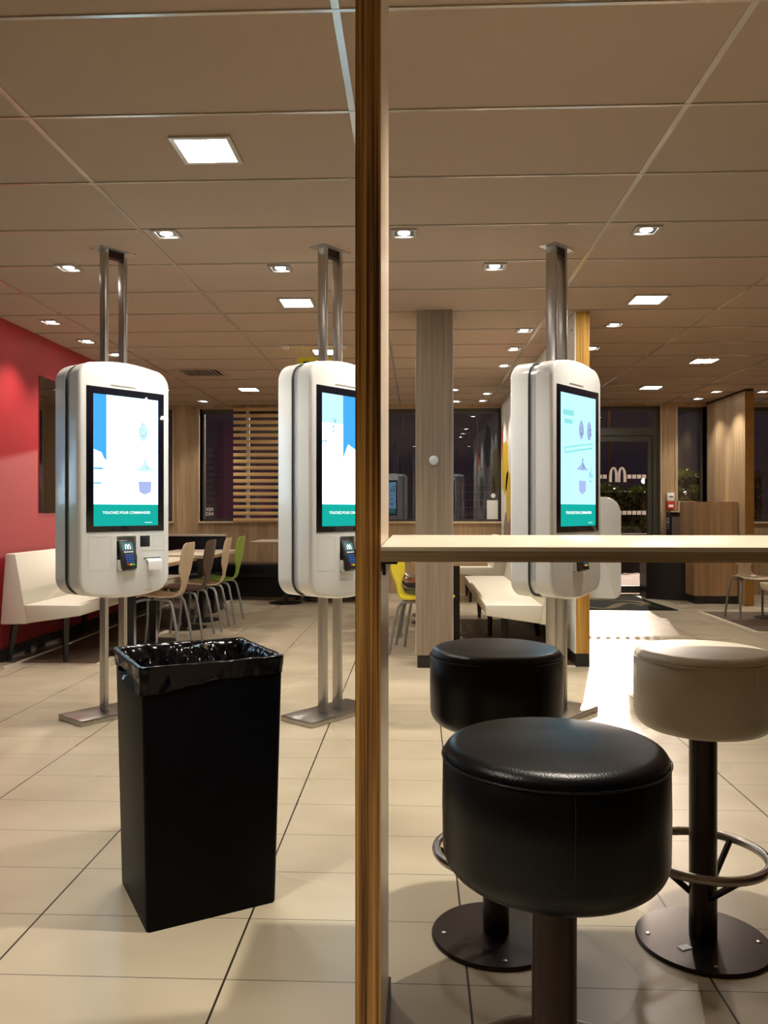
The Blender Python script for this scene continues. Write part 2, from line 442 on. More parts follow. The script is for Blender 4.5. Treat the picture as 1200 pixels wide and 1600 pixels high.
# windows
for i, (a, b, s_, h_) in enumerate(W):
    g = G()
    t = 0.03
    g.box(a - 0.02, b + 0.02, YB - 0.04, YB + 0.14, s_ - 0.025, s_ + 0.0)          # sill
    g.box(a - 0.014, a + 0.0, YB - 0.025, YB + 0.14, s_, h_); g.box(b, b + 0.014, YB - 0.025, YB + 0.14, s_, h_)
    w = struct(g.build('window_%d' % (i + 1), 'wood_light'))
    g = G()
    g.box(a, a + t, YB + 0.14, YB + 0.2, s_, h_); g.box(b - t, b, YB + 0.14, YB + 0.2, s_, h_)
    g.box(a + t, b - t, YB + 0.14, YB + 0.2, s_, s_ + t); g.box(a + t, b - t, YB + 0.14, YB + 0.2, h_ - 0.06, h_)
    if i == 2: g.box(0.86 - 0.01, 0.86 + 0.005, YB + 0.15, YB + 0.19, s_, h_)
    g.build('window_frame', 'frame', w)
    g = G(); g.box(a + t, b - t, YB + 0.165, YB + 0.171, s_ + t, h_ - 0.06); g.build('pane', 'glass', w)
g = G()
for a in (-3.50, 3.40):
    pass
g.box(3.395, 3.41, YB - 0.02, YB, 1.15, CEIL); g.box(3.60, 3.612, YB - 0.02, YB, 1.15, CEIL)
struct(g.build('trim_2', 'wood_light'))

# entrance door
d = G()
d.box(DX0, DX0 + 0.07, YB + 0.05, YB + 0.19, 0, DH); d.box(DX1 - 0.085, DX1 - 0.0, YB + 0.05, YB + 0.19, 0, DH)
d.box(DX0 + 0.07, DX1 - 0.085, YB + 0.05, YB + 0.19, DH - 0.05, DH); d.box(DX0 + 0.07, DX1 - 0.085, YB + 0.05, YB + 0.19, 2.23, 2.34)
door = struct(d.build('door_1', 'frame'))
g = G(); g.box(DX0 + 0.07, DX1 - 0.085, YB + 0.115, YB + 0.121, 2.34, DH - 0.05); g.build('transom_pane', 'glass', door)
lx0, lx1 = DX0 + 0.07, DX1 - 0.085
g = G()
g.box(lx0, lx0 + 0.07, YB + 0.08, YB + 0.13, 0.01, 2.225); g.box(lx1 - 0.07, lx1, YB + 0.08, YB + 0.13, 0.01, 2.225)
g.box(lx0 + 0.07, lx1 - 0.07, YB + 0.08, YB + 0.13, 2.15, 2.225); g.box(lx0 + 0.07, lx1 - 0.07, YB + 0.08, YB + 0.13, 0.01, 0.11)
leaf_o = g.build('door_leaf', 'frame', door)
g = G(); g.box(lx0 + 0.07, lx1 - 0.07, YB + 0.10, YB + 0.106, 0.11, 2.15); g.build('door_pane', 'glass', leaf_o)
g = G(); g.tube([(lx0 + 0.12, YB + 0.08, 0.95), (lx0 + 0.12, YB + 0.03, 0.97), (lx0 + 0.12, YB + 0.03, 1.33), (lx0 + 0.12, YB + 0.08, 1.35)], 0.012); g.build('door_handle', 'steel', leaf_o)
# stickers on the door glass: two rows of squares and the double-arch emblem
g = G()
yy = YB + 0.094
cx = 2.83
for row, zz in ((0, 1.652), (1, 1.142)):
    k = -12
    while k < 9:
        x = 2.965 + 0.0686 * k
        k += 1
        if x < lx0 + 0.075 or x + 0.055 > lx1 - 0.07 + 0.02: continue
        x2 = min(x + 0.055, lx1 - 0.071)
        if row == 0 and x2 > cx - 0.125 and x < cx + 0.128: continue
        g.box(x, x2, yy, yy + 0.003, zz - 0.028, zz + 0.028)
g.build('sticker_squares', 'decal', leaf_o)
def arches(g, cx, z0, w, hgt, y0, y1, t0, t1):
    for sgn in (-1, 1):
        out, inn = [], []
        c = cx + sgn * w * 0.25
        for i in range(17):
            a = PI * i / 16
            rx = w * 0.25
            out.append((c - math.cos(a) * (rx + t0 * 0.1), z0 + hgt * (math.sin(a) ** 0.62)))
            inn.append((c - math.cos(a) * (rx - t0), z0 + (hgt - t1) * (math.sin(a) ** 0.62)))
        n = len(out)
        vo = [[g.v((p[0], yk, p[1])) for p in out] for yk in (y0, y1)]
        vi = [[g.v((p[0], yk, p[1])) for p in inn] for yk in (y0, y1)]
        for i in range(n - 1):
            g.f([vo[0][i], vo[0][i + 1], vi[0][i + 1], vi[0][i]]); g.f([vo[1][i], vi[1][i], vi[1][i + 1], vo[1][i + 1]])
            g.f([vo[0][i], vo[1][i], vo[1][i + 1], vo[0][i + 1]]); g.f([vi[0][i], vi[0][i + 1], vi[1][i + 1], vi[1][i]])
        for i in (0, n - 1):
            g.f([vo[0][i], vi[0][i], vi[1][i], vo[1][i]])
g = G(); arches(g, cx, 1.575, 0.236, 0.214, yy - 0.001, yy + 0.003, 0.036, 0.026); g.build('arch_emblem', 'decal', leaf_o, smooth=False)

# small marks on the windows
g = G()
g.lathe([(0.0, 0), (0.033, 0), (0.033, 0.003), (0, 0.003)], seg=28)
o = g.build('round_sticker', 'whitepaint'); o.rotation_euler = (PI / 2, 0, 0); o.location = (1.085, YB + 0.163, 1.385)
tag(o, 'small round white sticker on the window beside the mural partition', 'sticker')
g = G(); g.box(0.995, 1.155, YB + 0.155, YB + 0.163, 1.045, 1.32); tag(g.build('notice_sheet', 'whitepaint'), 'blank white rectangular notice low in the window beside the mural partition', 'notice')
g = G()
tx = thing('window_lettering', 'small block of white lettering low on the dark window left of the slats', 'sticker', (-3.012, YB + 0.163, 1.15))
for body, zz, hh in (('VOM', 0.035, 0.055), ('DM', -0.03, 0.05)):
    text_mesh(body, 'letters', 'decal', tx, (0, 0, zz), 0.105, height=hh, bold=0.02)

# slatted screen in front of the second window
sl = thing('slatted_wood_screen', 'honey-coloured horizontal slat screen standing in the window behind the chairs', 'screen', (-2.08, YB - 0.05, 1.0))
for k in range(18):
    g = G(); z = 0.04 + k * 0.0925; g.box(-0.532, 0.532, -0.02, 0.005, z - 0.025, z + 0.025, 0.003); g.build('slat', 'slat', sl)
for x in (-0.33, 0.33):
    g = G(); g.box(x - 0.025, x + 0.025, 0.006, 0.04, 0.0, 1.66); g.build('upright', 'satin', sl)

# ------------------------------------------------------------------ ceiling lights
def lamp_label(px):
    return px
spot_lights = [
 ((-1.352, 4.326), 'small square downlight in front of and right of the leftmost kiosk pole'),
 ((-2.142, 4.905), 'small square downlight just left of the leftmost kiosk pole'),
 ((-0.843, 4.971), 'small square downlight just left of the middle kiosk pole'),
 ((-0.072, 4.369), 'small square downlight just right of the big plywood divider'),
 ((1.218, 4.372), 'small square downlight right of the right kiosk pole, nearest on that side'),
 ((0.473, 4.986), 'small square downlight just left of the right kiosk pole'),
 ((-2.901, 6.312), 'nearest small downlight of the row along the red wall'),
 ((-2.914, 7.04), 'second small downlight of the row along the red wall'),
 ((-2.89, 7.657), 'third small downlight along the red wall, seen between the leftmost kiosk poles'),
 ((-2.926, 10.975), 'far double downlight in front of the corner window left of the slat screen'),
 ((0.885, 6.764), 'nearest small downlight of the row left of the mural partition'),
 ((0.892, 7.536), 'second small downlight of the row left of the mural partition'),
 ((0.895, 8.395), 'third small downlight of the row left of the mural partition'),
 ((0.458, 10.057), 'far small downlight touching the right edge of the grey oak column'),
 ((0.89, 10.404), 'farthest but one small downlight left of the mural partition'),
 ((0.533, 11.117), 'small downlight at the window just right of the grey oak column'),
 ((0.886, 11.067), 'last small downlight left of the mural partition, at the window'),
 ((1.581, 6.585), 'small downlight right of the golden plywood column'),
 ((1.611, 7.536), 'dim small downlight peeking out beside the golden plywood column'),
 ((3.758, 10.354), 'nearer of the two small downlights left of the far oak partition'),
 ((3.747, 10.995), 'farther of the two small downlights left of the far oak partition'),
 ((4.345, 10.378), 'small downlight right of the far oak partition'),
]
hidden_spots = [(0.47, 2.10), (-1.352, 0.9), (-0.072, -0.9), (5.2, 8.2), (5.2, 5.2), (3.2, 3.2), (-4.4, 10.7)]
power = {(-1.352, 0.9): 2.3, (-2.901, 6.312): 0.75, (-2.914, 7.04): 0.75, (-2.89, 7.657): 0.75, (-2.303, 6.026): 0.5, (-2.926, 10.975): 0.5, (0.458, 10.057): 0.45, (0.533, 11.117): 0.45, (0.89, 10.404): 0.5, (0.886, 11.067): 0.5, (-0.072, -0.9): 0.25, (0.47, 2.10): 2.0, (3.758, 10.354): 0.75, (3.747, 10.995): 0.45, (0.885, 6.764): 0.9, (0.892, 7.536): 1.0, (0.895, 8.395): 1.0, (5.2, 8.2): 0.7, (5.2, 5.2): 0.5, (3.2, 3.2): 0.4}
dl = thing('ceiling_downlight', 'x', 'downlight')
g = G()
a, b = 0.068, 0.052
g.box(-a, a, -a, -b, -0.012, 0); g.box(-a, a, b, a, -0.012, 0); g.box(-a, -b, -b, b, -0.012, 0); g.box(b, a, -b, b, -0.012, 0)
g.build('frame', 'satin', dl)
g = G(); g.box(-b, b, -b, b, -0.003, 0); g.build('housing', 'recess', dl)
g = G(); g.lathe([(0.0, -0.010), (0.022, -0.010), (0.032, -0.006), (0.032, -0.003)], seg=24); g.build('lamp', 'lamp', dl)
def spot(xy, w, obj):
    L = bpy.data.lights.new('spot', 'SPOT'); L.energy = w; L.color = WARM
    L.spot_size = math.radians(102); L.spot_blend = 0.85; L.shadow_soft_size = 0.028
    o = bpy.data.objects.new('spot_beam', L); COL.objects.link(o); o.parent = obj; o.location = (0, 0, -0.045)
first = True
for xy, lab in spot_lights + [(p, None) for p in hidden_spots]:
    o = dl if first else copy_tree(dl)
    first = False
    group = 'recessed downlights'
    if lab is None:
        lab = 'square recessed ceiling downlight outside the view'; group = 'downlights outside the view'
    place(o, (xy[0], xy[1], CEIL), 0, lab, group)
    todo = (o, xy)
    power.setdefault(xy, 1.0)
    if not 'beams' in globals(): beams = []
    beams.append(todo)
for o, xy in beams:
    spot(xy, SPOT_W * power[xy], o)

panels = [((-0.871, 3.328), 'large square light panel in the ceiling nearest the viewer'),
 ((-0.864, 5.802), 'large square light panel between the leftmost and middle kiosks'),
 ((-0.867, 7.615), 'large square light panel seen behind the middle kiosk poles'),
 ((-2.079, 9.953), 'far large light panel above the slatted screen area'),
 ((1.63, 5.816), 'large square light panel right of the right kiosk pole'),
 ((2.86, 8.225), 'square light panel nearer the viewer in the pair leading to the door'),
 ((2.84, 9.998), 'square light panel nearest the glass door')]
pl = thing('ceiling_light_panel', 'x', 'ceiling light')
g = G(); a, b = 0.125, 0.105
g.box(-a, a, -a, -b, -0.010, 0); g.box(-a, a, b, a, -0.010, 0); g.box(-a, -b, -b, b, -0.010, 0); g.box(b, a, -b, b, -0.010, 0)
g.build('frame', 'satin', pl)
g = G(); g.box(-b, b, -b, b, -0.008, -0.001); g.build('diffuser', 'diffuser', pl)
for i, (xy, lab) in enumerate(panels):
    o = pl if i == 0 else copy_tree(pl)
    place(o, (xy[0], xy[1], CEIL), 0, lab, 'square light panels')

g = G()
v = thing('ceiling_vent', 'square ceiling air vent with angled slats above the leftmost chairs', 'vent', (-2.33, 8.70, CEIL))
a = 0.24
g.box(-a, a, -a, -a + 0.03, -0.01, 0); g.box(-a, a, a - 0.03, a, -0.01, 0); g.box(-a, -a + 0.03, -a + 0.03, a - 0.03, -0.01, 0); g.box(a - 0.03, a, -a + 0.03, a - 0.03, -0.01, 0)
g.build('frame', 'ceil', v)
g = G(); g.box(-0.21, 0.21, -0.21, 0.21, -0.002, 0); g.build('opening', 'recess', v)
g = G()
for k in range(9):
    x = -0.19 + k * 0.047
    g.prism([(x, -0.002), (x + 0.028, -0.014), (x + 0.031, -0.012), (x + 0.004, -0.001)], -0.21, 0.21)
g.build('slats', 'ceil', v)

# ------------------------------------------------------------------ plywood divider and high table
g = G()
hx = 0.0245
g.mi = 0; g.box(-hx + 0.001, hx - 0.001, -0.212, -0.209, 0.0, CEIL)
g.mi = 1; g.box(-hx, hx, -0.209, 0.21, 0.0, CEIL)
dv = thing('plywood_divider', 'tall narrow plywood divider rising floor to ceiling at the left end of the high table', 'divider', (-0.0942, 1.7625, 0))
g = G(); g.box(-hx, hx, -0.209, 0.21, 0.0, CEIL); g.build('panel', 'panelside', dv)
g = G(); g.box(-hx, hx, -0.2125, -0.209, 0.0, CEIL); e = g.build('layered_edge', 'plyv', dv)
g = G(); g.box(hx, hx + 0.006, -0.05, 0.21, 0.0, 0.045); g.build('plinth', 'skirt', dv)

ht = thing('high_table', 'long high bar table with pale top and layered plywood edge beside the divider', 'table', (0, 0, 0))
TX0, TX1, TY0, TY1, TZ = -0.0675, 1.75, 1.50, 2.22, 1.112
g = G(); g.box(TX0, TX1, TY0, TY1, TZ - 0.008, TZ, 0.001); g.build('tabletop', ['tabletop'], ht)
g = G(); g.box(TX0, TX1, TY0 + 0.001, TY1 - 0.001, TZ - 0.028, TZ - 0.008); g.build('plywood_edge', 'plyh', ht)
g = G(); g.box(TX0 + 0.002, TX0 + 0.008, 1.53, 1.95, TZ - 0.055, TZ - 0.028); g.box(TX0 + 0.008, TX0 + 0.03, 1.53, 1.95, TZ - 0.034, TZ - 0.0285); g.build('bracket', 'darksteel', ht)
g = G(); g.box(1.62, 1.68, 1.62, 2.10, 0, TZ - 0.028); g.build('leg', 'darksteel', ht)

# ------------------------------------------------------------------ bar stools
def make_stool(vinyl):
    t = thing('bar_stool', 'x', 'stool')
    R, z0, z1 = 0.182, 0.586, 0.778
    pr = [(0.0, z0 + 0.004), (0.10, z0)]
    for i in range(9):
        a = PI / 2 * i / 8
        pr.append((R - 0.045 + 0.045 * math.sin(a) - 0.0, z0 + 0.045 - 0.045 * math.cos(a)))
    pr += [(R + 0.001, 0.70), (R, z1 - 0.003), (R - 0.003, z1)]
    g = G(); g.lathe(pr + [(R - 0.02, z1 + 0.001)], seg=72); g.build('seat', vinyl, t, ang=50)
    pr = [(R - 0.02, z1 - 0.002), (R - 0.005, z1 + 0.001)]
    for i in range(9):
        a = PI / 2 * i / 8
        pr.append((R - 0.029 + 0.027 * math.cos(a), z1 + 0.003 + 0.020 * math.sin(a)))
    pr += [(0.12, z1 + 0.0285), (0.06, z1 + 0.031), (0.0, z1 + 0.032)]
    g = G(); g.lathe(pr, seg=72); g.build('cushion_top', vinyl, t, ang=50)
    g = G(); g.tube([((R + 0.0006) * math.cos(2 * PI * i / 72), (R + 0.0006) * math.sin(2 * PI * i / 72), z1 + 0.001) for i in range(72)], 0.0017, 6, closed=True)
    g.build('piping', vinyl, t)
    g = G(); g.tube([(0.0, -R - 0.0005, z1 - 0.004), (0.0, -R - 0.0015, 0.70), (0, -R + 0.001, 0.645)], 0.0011, 5); g.build('seam', vinyl, t)
    g = G(); g.lathe([(0.0365, 0.008), (0.0365, 0.602)], seg=32); g.build('column', 'darksteel', t)
    g = G(); g.lathe([(0.178, 0.0), (0.178, 0.006), (0.174, 0.010), (0.05, 0.014), (0.0, 0.014)], seg=72); b = g.build('base_plate', 'darksteel', t)
    for k in range(4):
        a = PI / 4 + k * PI / 2 + 0.25
        g = G(); g.lathe([(0.006, 0.0), (0.006, 0.002), (0.0, 0.0035)], (0.145 * math.cos(a), 0.145 * math.sin(a), 0.0105), 12); g.build('screw', 'steel', b)
    g = G(); g.tube([(0.165 * math.cos(2 * PI * i / 56), 0.165 * math.sin(2 * PI * i / 56), 0.238) for i in range(56)], 0.0125, 12, closed=True); g.build('foot_ring', 'ringmetal', t)
    for k in range(3):
        a = 0.35 + k * 2 * PI / 3
        g = G(); g.tube([(0.03 * math.cos(a), 0.03 * math.sin(a), 0.13), (0.158 * math.cos(a), 0.158 * math.sin(a), 0.232)], 0.0085, 10); g.build('strut', 'darksteel', t)
    return t
s1 = make_stool('blackvinyl')
place(s1, (0.224, 1.340, 0), 0, 'black vinyl bar stool nearest the viewer, in front of the high table', 'bar stools')
s2 = copy_tree(s1); place(s2, (0.218, 2.261, 0), 0.6, 'black vinyl bar stool behind the high table, left of the cream one', 'bar stools')
s3 = make_stool('creamvinyl')
place(s3, (0.781, 2.254, 0), 0.42, 'cream vinyl bar stool behind the high table at the right edge', 'bar stools')
g = G(); g.box(-0.017, 0.017, -0.011, 0.011, 0.0132, 0.0142); l = g.build('base_label', 'paper', s3); l.location = (-0.085, -0.025, 0)
l['label'] = 'small worn paper label'

# ------------------------------------------------------------------ ordering kiosks
def outline(w, z0, z1, rise, r, n=10, inset=0.0, drop=None):
    """rounded panel with arched top and bottom; returns CCW (x,z)"""
    w2 = w / 2 - inset
    drop = rise if drop is None else drop
    rr = max(r - inset, 0.01)
    pts = []
    zt, zb = z1 - inset, z0 + inset
    def arc_z(x, top):
        k = (x / (w / 2)) ** 2
        return zt - rise * k if top else zb + drop * k
    # right side bottom -> up
    xr = w2 - rr
    for i in range(n + 1):       # bottom right corner
        a = -PI / 2 + PI / 2 * i / n
        zc = arc_z(xr, False) + rr
        pts.append((xr + rr * math.cos(a), zc + rr * math.sin(a)))
    for i in range(n + 1):       # top right
        a = PI / 2 * i / n
        zc = arc_z(xr, True) - rr
        pts.append((xr + rr * math.cos(a), zc + rr * math.sin(a)))
    m = 14
    for i in range(1, m):
        x = xr - 2 * xr * i / m
        pts.append((x, arc_z(x, True)))
    for i in range(n + 1):
        a = PI / 2 + PI / 2 * i / n
        zc = arc_z(xr, True) - rr
        pts.append((-xr + rr * math.cos(a), zc + rr * math.sin(a)))
    for i in range(n + 1):
        a = PI + PI / 2 * i / n
        zc = arc_z(xr, False) + rr
        pts.append((-xr + rr * math.cos(a), zc + rr * math.sin(a)))
    for i in range(1, m):
        x = -xr + 2 * xr * i / m
        pts.append((x, arc_z(x, False)))
    return pts

KW, KZ0, KZ1 = 0.58, 0.683, 2.016
def shell(name, yf, yb, parent, hole=None):
    """yf is the outer face (rounded edge), yb the inner one"""
    s = -1 if yf < yb else 1
    g = G(); loops = []
    R = 0.022
    for i in range(6):
        a = PI / 2 * i / 5
        ins = R * (1 - math.sin(a)); dy = R * (1 - math.cos(a))
        loops.append([g.v((x, yf - s * dy, z)) for x, z in outline(KW, KZ0, KZ1, 0.045, 0.10, inset=ins)])
    loops.append([g.v((x, yb, z)) for x, z in outline(KW, KZ0, KZ1, 0.045, 0.10)])
    loops.append([g.v((x, yb, z)) for x, z in outline(KW, KZ0, KZ1, 0.045, 0.10, inset=0.03)])
    n = len(loops[0])
    for a, b in zip(loops, loops[1:]):
        for i in range(n):
            g.f([a[i], a[(i + 1) % n], b[(i + 1) % n], b[i]])
    g.f(loops[-1])
    if hole is None:
        g.f(loops[0][::-1])
    else:
        x0, x1, z0, z1, dep = hole
        hv = [g.v((x, yf, z)) for x, z in ((x0, z0), (x1, z0), (x1, z1), (x0, z1))]
        hb = [g.v((x, yf - s * dep, z)) for x, z in ((x0, z0), (x1, z0), (x1, z1), (x0, z1))]
        es = []
        for L in (loops[0], hv):
            for i in range(len(L)):
                e = g.bm.edges.get((L[i], L[(i + 1) % len(L)])) or g.bm.edges.new((L[i], L[(i + 1) % len(L)]))
                es.append(e)
        bmesh.ops.triangle_fill(g.bm, use_beauty=True, edges=es)
        for i in range(4):
            g.f([hv[i], hv[(i + 1) % 4], hb[(i + 1) % 4], hb[i]])
        g.f(hb)
    return g.build(name, 'white', parent, ang=25)

def cone_shape(g, cx, cz, s, y0, y1):
    """soft-serve swirl: a ragged teardrop"""
    pts = []
    rnd = random.Random(int(cx * 1000) + 5)
    for i in range(26):
        a = 2 * PI * i / 26
        r = s * (0.42 + 0.09 * rnd.random())
        z = math.sin(a) * s * (0.95 if math.sin(a) > 0 else 0.85)
        k = 1.0 if math.sin(a) < 0 else (1 - 0.75 * math.sin(a) ** 3)
        pts.append((cx + math.cos(a) * r * k, cz + z))
    g.prism(pts, y0, y1)
def specks(g, cx, cz, s, y0, y1, n, seed):
    rnd = random.Random(seed)
    for i in range(n):
        a = rnd.random() * 2 * PI; r = s * math.sqrt(rnd.random())
        x = cx + math.cos(a) * r * 0.4; z = cz + math.sin(a) * r * 0.8
        q = 0.0018 + rnd.random() * 0.003
        g.prism([(x - q, z), (x, z - q * 0.7), (x + q * 1.3, z + q * 0.4), (x, z + q)], y0, y1)

def screen_content(parent, kind, yf, sgn=1):
    """sgn=1: front face looking to -y"""
    A = 0.205
    def lay(n): return (yf - sgn * (0.0006 + 0.0007 * n), yf - sgn * 0.0006 * n)
    def rect(name, mat, x0, x1, z0, z1, n):
        g = G(); a, b = lay(n); g.box(min(x0 * sgn, x1 * sgn), max(x0 * sgn, x1 * sgn), min(a, b), max(a, b), z0, z1); return g.build(name, mat, parent, smooth=False)
    back = {'left': 's_white', 'middle': 's_white', 'right': 's_pale', 'rear': 's_pale'}[kind]
    rect('display_image', back, -A, A, 1.212, 1.821, 0)
    rect('display_banner', 's_teal', -A, A, 1.091, 1.212, 0)
    rot = (PI / 2, 0, 0 if sgn == 1 else PI)
    text_mesh('TOUCHEZ POUR COMMANDER', 'banner_text', 's_text', parent, (0, yf - sgn * 0.0016, 1.165), 0.305, rot=rot, height=0.015, bold=0.02)
    rect('banner_line', 's_text', 0.115, 0.165, 1.107, 1.110, 1)
    def shapes(dx, lo, dk, li):
        g = G(); a, b = lay(1); a, b = min(a, b), max(a, b)
        cone_shape(g, dx + 0.03, 1.63, 0.062, a, b)
        g.build('ice_cream_shape', lo, parent, smooth=False); g = G()
        if dx + 0.125 < 0.16:
            cone_shape(g, dx + 0.125, 1.63, 0.062, a, b)
            g.build('ice_cream_shape', lo, parent, smooth=False); g = G()
        g.prism([(dx - 0.03, 1.405), (dx + 0.115, 1.405), (dx + 0.06, 1.435), (dx + 0.045, 1.472), (dx + 0.025, 1.435)], a, b)
        g.build('sundae_shape', lo, parent, smooth=False)
        g = G(); a, b = lay(2); a, b = min(a, b), max(a, b)
        specks(g, dx + 0.03, 1.63, 0.06, a, b, 34, 3)
        if dx + 0.125 < 0.16: specks(g, dx + 0.125, 1.63, 0.06, a, b, 34, 4)
        specks(g, dx + 0.045, 1.43, 0.05, a, b, 24, 5)
        g.build('topping_specks', dk, parent, smooth=False)
        g = G(); a, b = lay(1); a, b = min(a, b), max(a, b)
        g.prism([(dx + 0.0, 1.345), (dx + 0.085, 1.345), (dx + 0.082, 1.285), (dx + 0.04, 1.268), (dx + 0.004, 1.285)], a, b)
        g.build('cup_shape', li, parent, smooth=False)
    if kind == 'left':
        rect('blue_panel', 's_blue', -A, -0.128, 1.40, 1.821, 1)
        g = G(); a, b = lay(2)
        g.prism([(-A, 1.36), (-0.130, 1.36), (-0.130, 1.455), (-0.145, 1.47), (-0.16, 1.50), (-A, 1.515)], min(a, b), max(a, b)); g.build('white_cream_shape', 's_white', parent, smooth=False)
        rect('shelf_shadow', 's_blue', -A, -0.15, 1.405, 1.415, 3)
        rect('shelf_shadow', 's_blue', -A, -0.16, 1.325, 1.333, 1)
        M2 = emit('screen_faint', (0.58, 0.90, 0.95), 1.1)
        shapes(0.075, M2, 's_shape', 's_lilac')
        rect('faint_band', M2, -0.09, A, 1.520, 1.524, 1); rect('faint_band', M2, -0.09, A, 1.498, 1.501, 1)
    elif kind == 'middle':
        M2 = emit('screen_faint_cyan', (0.55, 0.88, 0.94), 1.1)
        rect('pale_panel', M2, -A, -0.04, 1.66, 1.821, 1)
        rect('blue_panel', 's_blue', -0.04, A, 1.34, 1.821, 1)
        g = G(); a, b = lay(2)
        g.prism([(-0.04, 1.34), (0.12, 1.34), (0.12, 1.42), (0.07, 1.52), (0.0, 1.55), (-0.04, 1.47)], min(a, b), max(a, b)); g.build('white_cream_shape', 's_white', parent, smooth=False)
        g = G(); a, b = lay(2); specks(g, -0.12, 1.65, 0.07, min(a, b), max(a, b), 34, 9); specks(g, -0.19, 1.55, 0.04, min(a, b), max(a, b), 22, 11); g.build('topping_specks', 's_shapedk', parent, smooth=False)
    else:
        M2 = emit('screen_aqua', (0.28, 0.78, 0.76), 1.0)
        shapes(0.0, 's_lilac', 's_shapedk', 's_lilac')
        rect('aqua_block', M2, -0.18, -0.06, 1.70, 1.73, 1); rect('aqua_block', M2, -0.165, -0.075, 1.655, 1.68, 1)
        g = G(); a, b = lay(1); g.prism([(-0.165 * sgn, 1.49), (0.165 * sgn, 1.53), (0.165 * sgn, 1.565), (-0.165 * sgn, 1.525)], min(a, b), max(a, b)); g.build('slanted_banner', M2, parent, smooth=False)
        g = G(); a, b = lay(2); g.prism([(-0.155 * sgn, 1.501), (0.155 * sgn, 1.539), (0.155 * sgn, 1.556), (-0.155 * sgn, 1.518)], min(a, b), max(a, b)); g.build('banner_inner', 's_pale', parent, smooth=False)
        g = G(); a, b = lay(2); specks(g, 0.14, 1.38, 0.06, min(a, b), max(a, b), 30, 21); g.build('topping_specks', 's_shapedk', parent, smooth=False)
        rect('caption_line', 's_shape', -0.12, 0.12, 1.228, 1.230, 1)

